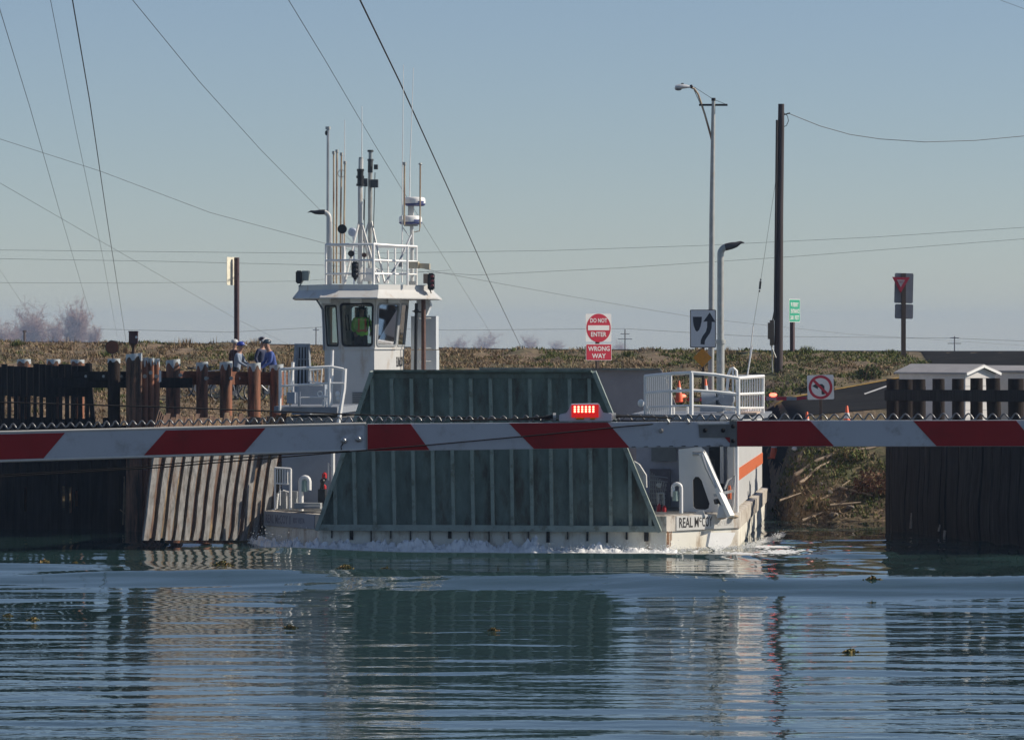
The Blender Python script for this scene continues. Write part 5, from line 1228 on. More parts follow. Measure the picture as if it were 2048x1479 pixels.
D = 142.0; s_ = D / FPX
t, F4 = sgn('green ferry entrance 500 feet sign with white arrow on a dark post', 1589, 621, D, R(58), .13, topz=.2, mat=pmat('dark_red_post', (.08, .045, .05), .7))
w2 = 12.5 * s_ / math.cos(R(58)); h2 = 23 * s_
pn = plate_xy(rrect(-w2, -h2, w2, h2, .05), (), F4, M['signwhite'], 'sign_panel', t, .0, .006)
plate_xy(rrect(-w2 * .94, -h2 * .95, w2 * .94, h2 * .95, .04), (), F4, M['signgreen'], 'green_field', pn, .006)
text('FERRY', 'lettering', M['signwhite'], pn, F4 @ Matrix.Translation((.06, 12 * s_, .010)), w2 * 1.05, .15, bold=.02)
text('ENTRANCE', 'lettering', M['signwhite'], pn, F4 @ Matrix.Translation((0.03, -1 * s_, .010)), w2 * 1.55, .15, bold=.02)
text('500  FEET', 'lettering', M['signwhite'], pn, F4 @ Matrix.Translation((0, -14 * s_, .010)), w2 * 1.55, .15, bold=.02)
plate_xy([(-w2 * .72, 14 * s_), (-w2 * .60, 17 * s_), (-w2 * .48, 14 * s_), (-w2 * .55, 14 * s_), (-w2 * .55, 9 * s_), (-w2 * .65, 9 * s_), (-w2 * .65, 14 * s_)], (), F4, M['signwhite'], 'symbol', pn, .010)

D = 143.0; s_ = D / FPX
t, F4 = sgn('narrow sign seen nearly edge on with its dark post on the left levee crest', 478, 542, D, R(68), .14, topz=.48, mat=pmat('purple_brown_post', (.07, .04, .045), .8))
plate_xy(rrect(-.45, -28 * s_, .45, 28 * s_, .05), (), F4, pmat('cream_sign', (.75, .72, .58), .5), 'sign_panel', t, -.26, .012)

# ------------------------------------------------------------------ poles
D = 131.0; base = W(1422, 800, D); base.z = z_ground(base.x, D)
t = thing('street_lamp', 'tall grey street lamp pole with a curved arm and small crossbar', 'street lamp', base)
L_ = lambda px, py, dd=0: W(px, py, D + dd) - base
m = MB(); m.tube([(0, 0, -.3), L_(1422, 760), L_(1424, 430), L_(1426, 275), L_(1427, 200)], [.105, .10, .085, .07, .06], 14); m.build('pole', M['galv'], t)
m = MB(); m.tube([L_(1424, 282), L_(1419, 262), L_(1410, 230), L_(1402, 205), L_(1396, 188), L_(1389, 178), L_(1380, 174)], .034, 10); m.build('arm', M['rustpole'], t)
m = MB()
c = L_(1366, 175); m.loft([[c + Vector((dx, .11 * sc * math.cos(a), .10 * sc * math.sin(a) * (1 if math.sin(a) > 0 else .55) + dz)) for a in [6.28318 * k / 14 for k in range(14)]] for dx, sc, dz in ((-.27, .25, -.03), (-.25, .75, -.01), (-.15, 1.05, 0), (0, 1.0, .01), (.14, .7, .015), (.24, .42, .01))]); m.build('lamp_head', pmat('lamp_head_grey', (.62, .64, .66), .35), t, smooth=50)
m = MB(); m.ball(c + Vector((-.15, 0, -.06)), .09, 1.2, 1, .5, 12, 8); m.build('lens', pmat('smoky_lens', (.2, .22, .25), .15), t)
m = MB(); m.box(c + Vector((-.02, 0, .12)), (.08, .06, .04)); m.ball(c + Vector((.27, 0, .03)), .06); m.build('photocell', M['black'], t)
m = MB(); m.tube([L_(1398, 210), L_(1455, 210)], .035, 8); m.tube([L_(1427, 202), L_(1427, 196)], .07, 10); m.build('crossbar', M['blackmatt'], t)
m = MB(); m.tube([L_(1388, 174), L_(1427, 199)], .008, 5); m.tube([L_(1427, 199), L_(1453, 209)], .008, 5); m.tube([L_(1388, 180), L_(1401, 209)], .010, 5); m.build('stay_wire', M['wire'], t)

D = 134.0; base = W(1557, 740, D); base.z = z_ground(base.x, D)
t = thing('utility_pole', 'tall dark wooden utility pole with a meter box near its foot', 'utility pole', base)
L_ = lambda px, py, dd=0: W(px, py, D + dd) - base
m = MB(); m.tube([(0, 0, -.5), L_(1557, 700), L_(1559, 430), L_(1562, 260), L_(1562.5, 208)], [.15, .145, .125, .108, .10], 16); m.build('pole', pmat('dark_creosote', (.055, .043, .045), .85, var=.35, scale=10, stretch=(1, 1, .06), bump=.006), t)
m = MB(); m.tube([L_(1549.5, 640, -.1), L_(1552, 420, -.1), L_(1554, 240, -.1)], .04, 8); m.tube([L_(1545, 640, -.1), L_(1550, 615, -.1), L_(1550.5, 590, -.1)], .02, 6); m.build('conduit', pmat('conduit_dark', (.04, .035, .035), .7), t)
m = MB(); a, b = L_(1540, 640, -.2), L_(1548, 690, -.2); m.bbox(a.x, b.x, -.3, -.05, b.z, a.z); m.bbox(L_(1535, 0).x, L_(1541, 0).x, -.35, -.1, L_(0, 678).z, L_(0, 645).z); m.build('meter_box', pmat('meter_box_brown', (.15, .12, .085), .6, var=.2), t, smooth=0)
m = MB(); m.tube([L_(1544, 690, -.2), L_(1545, 745, -.2)], .022, 6); m.tube([L_(1542, 690, -.2), L_(1552, 715, -.2)], .02, 6); m.build('conduit', M['galv'], t)
m = MB(); m.tube([L_(1567, 225), L_(1575, 232), L_(1577, 242), L_(1573, 251), L_(1567, 254)], .012, 5); m.tube([L_(1567, 230), L_(1580, 226)], .02, 6); m.build('service_loop', M['wire'], t)

def wire(label, pts, r, group=None):
    """pts: (px, py, distance); a hanging wire through these points"""
    P_ = [W(*p) for p in pts]; t = thing('overhead_wire', label, 'wire', P_[0], group=group)
    m = MB(); out = []
    for a, b in zip(P_, P_[1:]):
        for k in range(12): out.append(a + (b - a) * (k / 12))
    out.append(P_[-1]); m.tube([p - P_[0] for p in out], r, 5); m.build('cable', M['wire'], t, smooth=60); return t
wire('sagging service wire running right from the top of the dark utility pole', [(1575, 226, 134), (1640, 252, 134.5), (1700, 269, 135), (1760, 278, 135.5), (1850, 284, 136), (1950, 281, 137), (2048, 272, 138), (2160, 258, 139)], 0.0112)
g = thing('guy_wire', 'thin stay wire with a dark insulator and white lower guard left of the utility pole', 'guy wire', W(1495, 750, 133.6))
L_ = lambda px, py: W(px, py, 133.6) - g.location
m = MB(); m.tube([L_(1556, 330), L_(1520, 570), L_(1506, 655)], 0.0056, 5); m.build('cable', M['wire'], g)
m = MB(); m.tube([L_(1521, 562), L_(1519.5, 578)], 0.0360, 8); m.ball(L_(1521.5, 559), .03); m.ball(L_(1519, 582), .03); m.build('insulator', M['black'], g)
m = MB(); m.tube([L_(1506.5, 652), L_(1495, 755)], 0.0174, 8); m.build('guard', M['whiteclean'], g)
WG = 'long wires crossing the sky'
wire('thick dark wire slanting down right of the antennas to the horizon', [(690, -60, 92), (720, 0, 95), (800, 165, 118), (900, 385, 170), (980, 565, 270), (1042, 694, 420)], 0.0220, WG)
wire('thick dark wire slanting steeply down past the pink trees', [(136, -60, 92), (145, 0, 95), (180, 205, 120), (213, 430, 180), (252, 682, 420)], 0.0161, WG)
wire('thin wire just left of the steep thick one', [(95, -60, 92), (101, 0, 95), (150, 250, 130), (205, 510, 200), (234, 672, 420)], 0.0074, WG)
wire('thin wire slanting down from the top left corner to the tallest pink tree', [(-18, -60, 92), (0, 20, 95), (60, 215, 125), (120, 425, 180), (192, 668, 420)], 0.0087, WG)
wire('thin wire slanting from the upper left down to the bent exhaust of the pilothouse', [(225, -60, 93), (265, 0, 96), (400, 165, 115), (520, 298, 145), (640, 420, 190), (860, 640, 400)], 0.0087, WG)
wire('thin wire slanting down behind the antennas to the faint trees', [(540, -60, 93), (577, 0, 96), (650, 120, 112), (750, 290, 150), (860, 470, 220), (985, 672, 420)], 0.0087, WG)
wire('thin wire sloping gently from the left edge past the pilothouse to the far right', [(-80, 254, 180), (0, 278, 185), (200, 342, 195), (420, 425, 205), (640, 484, 215), (880, 545, 235), (1150, 594, 265), (1400, 636, 300), (1700, 668, 360), (2100, 694, 460)], 0.0105, WG)
wire('thin wire sloping from the left edge to the narrow edge on sign', [(-80, 325, 180), (0, 366, 190), (180, 470, 220), (330, 556, 265), (470, 636, 330), (600, 700, 400)], 0.0093, WG)
wire('faint level wire across the whole sky, upper of two', [(-80, 499, 330), (300, 503, 330), (700, 507, 330), (1100, 501, 330), (1400, 491, 330), (1750, 474, 330), (2120, 450, 330)], 0.0136, WG)
wire('faint level wire across the whole sky, lower of two', [(-80, 516, 335), (300, 522, 335), (640, 530, 335), (950, 550, 335), (1250, 535, 335), (1600, 512, 335), (2120, 472, 335)], 0.0136, WG)
wire('faint level wire low over the pink trees', [(-80, 565, 340), (250, 566, 340), (600, 562, 340), (900, 540, 340)], 0.0112, WG)
wire('short thin wire dipping behind the pink trees at the left edge', [(-40, 500, 300), (0, 540, 320), (55, 622, 420)], 0.0087, WG)
wire('thin wire cutting the top right corner', [(1960, -20, 150), (2005, 2, 152), (2060, 22, 155)], 0.0074, WG)
wire('beaded faint wire just above the levee', [(200, 658, 600), (460, 664, 600), (640, 654, 600), (900, 660, 600), (1250, 657, 600), (1500, 672, 600), (1906, 676, 600), (2100, 684, 600)], 0.0240, WG)
def far_pole(px, y0, y1, D, cr, label):
    p = W(px, y1, D); t = thing('distant_pole', label, 'utility pole', p, group='distant utility poles'); h = (y1 - y0) * D / FPX
    m = MB(); m.tube([(0, 0, -2), (0, 0, h)], .13, 6); m.build('pole', M['woodpost'], t)
    m = MB()
    for f, w in cr: m.bbox(-w, w, -.06, .06, h * f - .08, h * f + .08)
    m.build('crossarm', M['woodpost'], t)
far_pole(1250, 658, 692, 900, [(.72, 1.0), (.42, 1.6)], 'distant utility pole right of the do not enter sign')
far_pole(1909, 672, 704, 900, [(.55, 1.5), (.9, 1.0)], 'distant utility pole above the white shed')
far_pole(632, 654, 690, 900, [(.85, .7)], 'distant utility pole just left of the pilothouse')
far_pole(49, 660, 684, 430, [(.9, .2)], 'short distant post among the pink trees')

# ------------------------------------------------------------------ cones and barricades
def make_cone(label):
    t = thing('traffic_cone', label, 'traffic cone', (0, 0, 0), group='traffic cones'); m = MB(); m.box((0, 0, .02), (.36, .36, .04)); m.build('base', M['cone'], t, smooth=0, bevel=.006)
    m = MB(); m.lathe((0, 0, .04), [(.135, 0), (.03, .66), (.02, .67)], 18); m.build('body', M['cone'], t, smooth=50)
    m = MB(); m.lathe((0, 0, .04), [(.0926, .29), (.0645, .46)], 18); m.build('collar', M['signwhite'], t, smooth=50); return t
c0 = make_cone('orange cone with white collar seen through the right boat rail')
def cone_at(px, py, lb, s=1.0):
    D = hit(px, py, 116.5); p = W(px, py, D); loc = (p.x, D, z_ground(p.x, D)); o = c0 if lb is None else copy_tree(c0, loc, label=lb); o.location = loc; return o
cone_at(1358, 806, None); cone_at(1411, 803, 'orange cone half hidden behind the blower on the boat')
cone_at(1694, 862, 'orange cone on the road right of the no left turn sign'); cone_at(1548, 917, 'orange cone on the bank just below the barrier arm'); cone_at(1614, 872, 'orange cone with only its tip above the barrier arm')
def barricade(px, py, w, label):
    D = hit(px, py + 8, 120); p = W(px, py, D); t = thing('barricade', label, 'barricade', (p.x, D, z_ground(p.x, D)), group='low barricades with lit beacons'); n = 6
    m, m2 = MB(), MB()
    for k in range(n): (m if k % 2 else m2).bbox(-w / 2 + w * k / n, -w / 2 + w * (k + 1) / n, -.02, .02, .06, .17)
    m.build('shaded_white_boards', M['grey'], t, smooth=0); m2.build('red_boards', M['signred'], t, smooth=0)  # boards darkened, white ones to grey, to put shade into their colour
    m = MB()
    for sx_ in (-.8, .8): m.bbox(sx_ * w / 2 - .03, sx_ * w / 2 + .03, -.2, .2, -.05, .05); m.bbox(sx_ * w / 2 - .02, sx_ * w / 2 + .02, .022, .05, 0, .19)
    m.build('feet', M['blackmatt'], t, smooth=0)
    m = MB(); m.ball((-w * .22, -.02, .23), .08, 1.5, .7, .75); m.build('beacon', M['beacon'], t)
barricade(1573, 796, 1.9, 'low red and white barricade with lit beacon at the grass edge')
barricade(1385, 798, 1.5, 'low red and white barricade with lit beacon behind the orange cone')

# floating clumps of water weed
M['weed'] = leafmat('water_weed_leaves', [(.05, .06, .015), (.16, .15, .04), (.28, .20, .08), (.16, .08, .03)])
wq = random.Random(21)
for px, py, w, lb in ((88, 1153, 34, 'brown green clump of floating weed, widest one near the left edge'), (150, 1157, 10, 'tiny weed scrap between two bigger floating clumps'), (280, 1150, 26, 'floating weed clump with a green leaf standing up'), (445, 1158, 42, 'long low floating weed clump left of the boat reflection'), (690, 1168, 30, 'thin floating weed scatter at the edge of the blue swell'), (772, 1161, 30, 'dark brown floating weed clump below the raised ramp'), (996, 1160, 8, 'single dead stalk standing out of the water'), (1745, 1190, 24, 'faint floating weed right of the boat reflection'), (66, 1240, 22, 'brown weed scrap below the blue swell at left'), (580, 1255, 22, 'lone floating leaf raft on the rippled water'), (1700, 1303, 30, 'pale floating stick on the rippled water at right'), (985, 1262, 18, 'brown floating leaf in the ramp reflection'), (395, 1055, 28, 'yellowish weed caught at the foot of the plank wing wall'), (15, 1232, 18, 'pale weed scrap at the left edge of the ripples')):
    D = CAMH * FPX / (py - HOR); wm = w * D / FPX; x = (px - CX) * D / FPX; b = Blades()
    t = thing('floating_weed', lb, 'floating weed', (x, D, z_water(x, D)), group='floating weed')
    for k in range(int(30 + 3 * w)):
        u = wq.gauss(0, .28); hh = max(0, .6 - abs(u)) * min(.2, wm * .5); b.leaf((u * wm, wq.gauss(0, .12) * wm + 0, wq.uniform(-.01, hh)), wq.uniform(.02, .05))
    if 'stalk' in lb or 'standing' in lb:
        for k in range(7): b.blade((wq.gauss(0, .02), 0, 0), .26 if 'stalk' in lb else .2, .04, wq.uniform(-.02, .10), wq.uniform(-.5, .5))
    b.build('leaves', M['weed'], t)

# ------------------------------------------------------------------ people and bicycles
def skinmesh(joints, edges, radii):
    me = bpy.data.meshes.new('body'); me.from_pydata([tuple(j) for j in joints], edges, [])
    ob = bpy.data.objects.new('body', me); C.objects.link(ob)
    md = ob.modifiers.new('skin', 'SKIN'); md.use_smooth_shade = True
    if not me.skin_vertices: me.attributes.new('skin', 'FLOAT', 'POINT')
    for i, s in enumerate(me.skin_vertices[0].data):
        r = radii[i]; s.radius = r if isinstance(r, tuple) else (r, r); s.use_root = (i == 0)
    sb = ob.modifiers.new('smooth', 'SUBSURF'); sb.levels = 2; sb.render_levels = 2
    dg = bpy.context.evaluated_depsgraph_get(); dg.update()
    out = bpy.data.meshes.new_from_object(ob.evaluated_get(dg)); bpy.data.objects.remove(ob); return out
def person(label, loc, rz, mats, arms, lean=0.0, head_turn=0.0, helmet=None, visor=None, cap=False, scale=1.0, vest=None):
    """mats = (jacket, trousers, shoes); arms = ((elbow, wrist), (elbow, wrist)) in the body's frame; faces -Y"""
    t = thing('person', label, 'person', loc, rz)
    J, E, Rd, K = [], [], [], []
    def j(p, r, par, k):
        J.append(Vector(p) * scale); Rd.append(tuple(x * scale for x in r) if isinstance(r, tuple) else r * scale); K.append(k)
        if par is not None: E.append((par, len(J) - 1))
        return len(J) - 1
    l = lambda z: -lean * max(0, z - .95)                     # the trunk tips forward
    pel = j((0, 0, .95), (.155, .115), None, 1)
    bel = j((0, l(1.10), 1.10), (.145, .11), pel, 0); chs = j((0, l(1.30), 1.30), (.175, .125), bel, 0); nk0 = j((0, l(1.46), 1.44), (.09, .08), chs, 0)
    nk = j((0, l(1.50) - .01, 1.51), .055, nk0, 2); hd = j((0, l(1.60) - .02, 1.60), (.072, .085), nk, 2); hd2 = j((0, l(1.70) - .02, 1.70), (.075, .09), hd, 2)
    for s, (el, wr_) in zip((-1, 1), arms):
        sh = j((s * .19, l(1.42), 1.42), .068, chs, 0); e = j(el, .05, sh, 0); w = j(wr_, .036, e, 0)
        d = (Vector(wr_) - Vector(el)).normalized(); sd_ = d.cross(Vector((0, 0, 1))).normalized() if abs(d.z) < .9 else Vector((1, 0, 0))
        pm = j(Vector(wr_) + d * .07, (.036, .022), w, 2)
        for f, (o, L) in enumerate(((-.026, .075), (-.009, .088), (.009, .082), (.026, .064))):
            k1 = j(J[pm] / scale + d * L * .55 + sd_ * o * 1.3 + Vector((0, 0, -.008)), .009, pm, 2); j(J[pm] / scale + d * L + sd_ * o * 1.5 + Vector((0, 0, -.04)), .008, k1, 2)
        j(Vector(wr_) + d * .085 - sd_ * s * .05 + Vector((0, 0, -.01)), .010, w, 2)
    for s in (-1, 1):
        hp = j((s * .09, 0, .90), .095, pel, 1); kn = j((s * .11, -.03, .50), .062, hp, 1); an = j((s * .12, .02, .10), .045, kn, 1); j((s * .13, -.14, .05), (.05, .035), an, 3)
    me = skinmesh(J, E, Rd)
    for m_ in (mats[0], mats[1], M['skin'], mats[2]): me.materials.append(m_)
    segs = [(J[a], J[b], K[b]) for a, b in E]
    for p in me.polygons:
        c = p.center
        def far(s_):
            d = s_[1] - s_[0]; u = min(1, max(0, (c - s_[0]).dot(d) / max(1e-6, d.length_squared))); return (c - s_[0] - d * u).length
        best = min(segs, key=far); p.material_index = best[2]
    o = bpy.data.objects.new('body', me); C.objects.link(o); o.parent = t
    hc = (J[hd] + J[hd2]) / 2; rot = Matrix.Rotation(head_turn, 4, 'Z')
    def fp(v): return hc + rot.to_3x3() @ (Vector(v) * scale)
    m = MB(); m.loft([[fp((.012 * s_, -.085, .02)) for s_ in (-1, 1)] + [fp((.02, -.10, -.02)), fp((-.02, -.10, -.02))], [fp((.01 * s_, -.10, .015)) for s_ in (-1, 1)] + [fp((.012, -.115, -.015)), fp((-.012, -.115, -.015))]])
    for s_ in (-1, 1): m.ball(fp((s_ * .078, .0, 0)), .022 * scale, .5, 1, 1.4, 8, 6)
    m.build('nose_and_ears', M['skin'], t)
    m = MB()
    for s_ in (-1, 1): m.ball(fp((s_ * .032, -.086, .025)), .010 * scale, 1, .6, .7, 8, 6)
    m.beam(fp((-.025, -.088, -.055)), fp((.025, -.088, -.055)), .008, .008); m.build('eyes_and_mouth', pmat('dark_eyes', (.05, .025, .02), .4), t)
    if helmet:
        m = MB(); m.ball(fp((0, .01, .075)), .118 * scale, .88, 1.12, .80, 18, 12)
        bmesh.ops.bisect_plane(m.b, geom=m.b.verts[:] + m.b.edges[:] + m.b.faces[:], plane_co=fp((0, 0, .035)), plane_no=(0, 0, -1), clear_outer=True)
        h = m.build('helmet', helmet[0], t, smooth=60)
        if helmet[1]:
            m = MB()
            for k in (-1, 0, 1): m.tube([fp((k * .05, .01 + .135 * math.cos(R(a)), .075 + .098 * math.sin(R(a)) * (1 - .10 * abs(k)))) for a in range(15, 166, 15)], .012 * scale, 6)
            m.build('stripe', helmet[1], h)
        m = MB(); m.tube([fp((-.085, 0, .04)), fp((-.05, -.04, -.09)), fp((.05, -.04, -.09)), fp((.085, 0, .04))], .006, 5); m.build('strap', M['black'], h)
        if visor: m = MB(); m.prism([fp((-.07, -.11, .06)), fp((.07, -.11, .06)), fp((.05, -.19, .045)), fp((-.05, -.19, .045))], (0, 0, .012)); m.build('visor', visor, h)
    else:
        m = MB(); m.ball(fp((0, .015, .055)), .105 * scale, .88, 1.0, .85, 14, 10)
        bmesh.ops.bisect_plane(m.b, geom=m.b.verts[:] + m.b.edges[:] + m.b.faces[:], plane_co=fp((0, 0, .03)), plane_no=(0, -.5, -1), clear_outer=True); m.build('hair', pmat('dark_hair', (.03, .022, .018), .7), t)
    if vest:
        m = MB(); y0 = l(1.3)
        rings = []
        for z, w, d in ((.98, .185, .150), (1.10, .180, .150), (1.25, .205, .165), (1.38, .20, .155), (1.46, .13, .11)):
            rings.append([Vector((w * math.cos(a), l(z) + d * math.sin(a), z)) * scale for a in [6.28318 * k / 20 for k in range(20)]])
        m.loft(rings); v = m.build('vest', vest[0], t, smooth=60)
        m = MB(); 
        for s_ in (-1, 1): m.beam(Vector((s_ * .09, l(1.42) - .155, 1.42)) * scale, Vector((s_ * .09, l(1.05) - .165, 1.05)) * scale, .05, .012, up=(0, 1, 0))
        m.beam(Vector((-.15, l(1.1) - .155, 1.10)) * scale, Vector((.15, l(1.1) - .155, 1.10)) * scale, .015, .05); m.build('reflective_band', vest[1], v)
    return t
jeans = pmat('dark_trousers', (.02, .022, .03), .8, var=.15); shoe = pmat('dark_shoes', (.03, .03, .03), .6)
maroon = pmat('maroon_jacket', (.055, .012, .018), .75, var=.2); greyblue = pmat('grey_blue_jacket', (.25, .30, .38), .75, var=.15); navy = pmat('dark_navy_jacket', (.025, .035, .08), .75, var=.2); blue = pmat('blue_jacket', (.055, .10, .32), .75, var=.15)
def at_ground(px, D): x = (px - CX) * D / FPX; return (x, D, z_ground(x, D))
hw = pmat('grey_white_helmet', (.5, .52, .53), .35); hb = pmat('blue_helmet', (.03, .06, .34), .35); hd_ = pmat('dark_maroon_helmet', (.045, .02, .025), .35); ht = pmat('teal_black_helmet', (.03, .055, .08), .35)
pe = lambda lab, px, D, top, *a, **k: person(lab, at_ground(px, D), *a, scale=(W(px, top, D).z - at_ground(px, D)[2]) / 1.76, **k)
down = (((-.27, .02, 1.16), (-.25, -.10, .93)), ((.27, .02, 1.16), (.25, -.10, .93)))
grip = (((-.26, -.16, 1.18), (-.22, -.42, 1.04)), ((.26, -.16, 1.18), (.22, -.42, 1.04)))
pe('person in a maroon jacket and white topped helmet standing behind the blue helmeted one', 469, 122.4, 681, R(125), (maroon, jeans, shoe), down, helmet=(hw, None), visor=M['signwhite'])
pe('person in a grey blue jacket and blue helmet with white visor holding a bicycle', 473, 121.2, 686, R(75), (greyblue, jeans, shoe), grip, lean=.18, helmet=(hb, None), visor=M['signwhite'])
pe('person in a dark navy jacket and dark helmet facing the one in blue', 523, 122.4, 677, R(55), (navy, jeans, shoe), down, lean=.05, helmet=(hd_, M['signwhite']))
pe('person in a blue jacket and white striped helmet leaning over a bicycle', 549, 121.4, 681, R(-68), (blue, jeans, shoe), (((-.25, -.20, 1.16), (-.20, -.46, .98)), ((.25, -.20, 1.16), (.20, -.46, .98))), lean=.32, helmet=(ht, M['signwhite']))
# the pilot behind the front window
p = F(723, 655, 9.25); zf = F(723, 612, 9.25).z - 1.76
hv = pmat('lime_vest', (.42, .92, .08), .6); hvo = pmat('orange_band', (.95, .22, .03), .6)
w_ = plc(ferry) @ Vector((p.x, 9.25, zf))
op = person('person in a lime and orange safety vest steering behind the pilothouse front window', w_, R(8), (hv, jeans, shoe), grip, vest=(hv, hvo))
m = MB(); m.prism([(q_.x + (ctr - q_).x * .04, q_.y + (ctr - q_).y * .04, zf - .06) for q_ in low], (0, 0, .05)); m.build('floor', M['deck'], pilot, smooth=0)

def make_bike(label):
    t = thing('bicycle', label, 'bicycle', (0, 0, 0), group='bicycles on the landing')
    rb = M['blackmatt']
    for x in (-.5, .5):
        m = MB(); m.tube([(x + .33 * math.cos(6.28318 * k / 28), 0, .34 + .33 * math.sin(6.28318 * k / 28)) for k in range(29)], .017, 6, cap=False); w = m.build('wheel', rb, t)
        m = MB()
        for k in range(14): a = 6.28318 * k / 14; m.tube([(x, 0, .34), (x + .32 * math.cos(a), 0, .34 + .32 * math.sin(a))], .0025, 3)
        m.tube([(x + .305 * math.cos(6.28318 * k / 28), 0, .34 + .305 * math.sin(6.28318 * k / 28)) for k in range(29)], .008, 5, cap=False)
        m.tube([(x, -.05, .34), (x, .05, .34)], .025, 8); m.build('rim', M['steel'], w)
    m = MB(); bb, st, hdp, hl, ra, fa = (-.08, 0, .30), (-.20, 0, .78), (.33, 0, .82), (.36, 0, .70), (-.5, 0, .34), (.5, 0, .34)
    for a, b, r in ((bb, st, .016), (st, hdp, .016), (bb, hl, .018), (hdp, hl, .018), (st, ra, .009), (bb, ra, .010), (hl, fa, .012)): m.tube([a, b], r, 7)
    m.build('frame', pmat('bike_frame_silver', (.45, .46, .48), .3, metal=.5), t)
    m = MB(); m.tube([hdp, (.32, 0, .93)], .014, 6); m.tube([(.36, -.21, .92), (.42, -.20, .94), (.34, -.1, .95), (.32, 0, .95), (.34, .1, .95), (.42, .20, .94), (.36, .21, .92)], .012, 6); m.build('handlebar', M['black'], t)
    m = MB(); m.tube([st, (-.22, 0, .88)], .012, 6); m.ball((-.22, 0, .90), .10, 1.3, .6, .35, 12, 8); m.build('saddle', M['black'], t)
    m = MB(); m.lathe((-.08, -.03, .30), [(.09, 0), (.09, .008)], 18, 'Y'); m.tube([(-.08, -.05, .30), (-.02, -.05, .16)], .01, 5); m.box((-.02, -.09, .15), (.09, .07, .02)); m.build('crank', M['steel'], t); return t
bk = make_bike('bicycle leaning between the first two capped piles right of the cluster'); bk.location = at_ground(398, 121.0); bk.rotation_euler.z = R(12)
copy_tree(bk, at_ground(476, 120.6), R(6), 'bicycle held by the person with the blue helmet'); copy_tree(bk, at_ground(530, 120.4), R(196), 'bicycle below the person in the blue jacket with the white striped helmet')
copy_tree(bk, at_ground(430, 122.0), R(-10), 'bicycle standing left of the two people with the blue and white helmets')

# ------------------------------------------------------------------ the barrier in front
M['armwhite'] = pmat('arm_white_paint', (.54, .56, .58), .4, var=.05, scale=3, col2=(.36, .35, .34), amt=.22, sc2=7, bump=.0006)
M['armred'] = pmat('arm_red_sheeting', (.34, .004, .012), .35, var=.08, scale=5, col2=(.24, .004, .010), amt=.25, sc2=7)
M['armlitedge'] = pmat('arm_lit_edge_cream', (.66, .63, .56), .5, var=.08)  # brighter cream paints the sunlit rim of the left arm section
gate = thing('barrier_gate', 'red and white striped barrier arm across the whole view with a lit red lamp', 'barrier', W(1100, 869, 24.5))
GO = gate.location.copy()
def aD(px): return 24.0
def G(px, py, dy=0.0): p = W(px, py, aD(px)); p.y += dy; return p - GO
def arm(name, L, Rr, tops, bots, th, mat, bev):
    m = MB(); m.prism([G(L, tops[0]), G(Rr, tops[1]), G(Rr, bots[1]), G(L, bots[0])], (0, th, 0)); return m.build(name, mat, gate, smooth=30, bevel=bev)
def stripe(pa, pts, dy=-.003):
    m = MB(); m.prism([G(x, y, dy) for x, y in pts], (0, .0022, 0)); m.build('stripe', M['armred'], pa, smooth=0)
Lf = lambda px: 862 - 17 / 733 * px
Lb = lambda px: 924 - 22 / 733 * px
a1 = arm('arm_section', -520, 732, (Lf(-520), Lf(732)), (Lb(-520), Lb(732)), .055, M['armwhite'], .010)
for xt0, xt1, xb0, xb1 in ((-90, 130, -135, 87), (332, 531, 288, 489), (-480, -290, -525, -335)): stripe(a1, [(xt0, Lf(xt0) + 6), (xt1, Lf(xt1) + 6), (xb1, Lb(xb1) - 5.5), (xb0, Lb(xb0) - 5.5)])
for px, py in ((688, 880), (717, 877)):
    m = MB(); c = G(px, py, -.004); m.lathe(c, [(.020, 0), (.021, -.004), (.014, -.006), (.013, -.018), (.009, -.022)], 12, 'Y'); m.build('bolt', M['steel'], a1)
m = MB(); m.tube([G(-520, Lf(-520) + 2, .004), G(732, Lf(732) + 2, .004)], .0085, 10); m.build('lit_edge_strip', M['armlitedge'], a1)
m = MB(); m.tube([G(-520, Lb(-520) - 2.5, .004), G(732, Lb(732) - 2.5, .004)], .0085, 10); m.build('lit_edge_strip', M['armlitedge'], a1)
m = MB(); m.tube([G(688, 884, -.006), G(682, 892, -.006), G(683, 899, -.006)], .003, 5); m.build('wire_end', M['wire'], a1)
Rt = lambda px: 847 - 5 * min(1, (px - 733) / 739); Rb = lambda px: 902 - 10 * min(1, (px - 733) / 739)
a2 = arm('arm_section', 733.5, 1472, (847, 842), (902, 892.5), .045, M['armwhite'], .003)
stripe(a2, [(735, 848), (821, 847.2), (859, 899.5), (735, 901)]); stripe(a2, [(1018, 846), (1215, 844.3), (1259, 894.5), (1068, 897)]); 
stripe(a2, [(1447, 872), (1460, 872), (1460, 886)])
a3 = arm('arm_section', 1473, 3060, (840.5, 838), (892.5, 892), .045, M['armwhite'], .003)
for pts in ([(1474, 841.5), (1620, 841), (1668, 891.5), (1474, 891.8)], [(1826, 841), (2032, 840.5), (2074, 891.5), (1873, 891.5)], [(2240, 840.5), (2430, 840), (2475, 891.5), (2287, 891.5)], [(2640, 840), (2830, 839.5), (2875, 891), (2687, 891)]): stripe(a3, pts)
m = MB(); m.prism([G(1397, 849, -.007), G(1459, 848, -.007), G(1459, 841.5, -.007), G(1473, 841.5, -.007), G(1473, 893.5, -.007), G(1460, 893.5, -.007), G(1460, 874, -.007), G(1399, 874, -.007)], (0, .006, 0))
bp_ = m.build('splice_bracket', pmat('bracket_grey', (.20, .20, .19), .5, metal=.3, var=.2, scale=10, col2=(.16, .10, .06), amt=.2, sc2=6), gate, smooth=0)
m = MB(); m.prism([G(1396, 847, -.012), G(1456, 846, -.012), G(1456, 848.5, -.012), G(1396, 849.5, -.012)], (0, .03, 0)); m.build('flange', M['galv'], bp_, smooth=0)
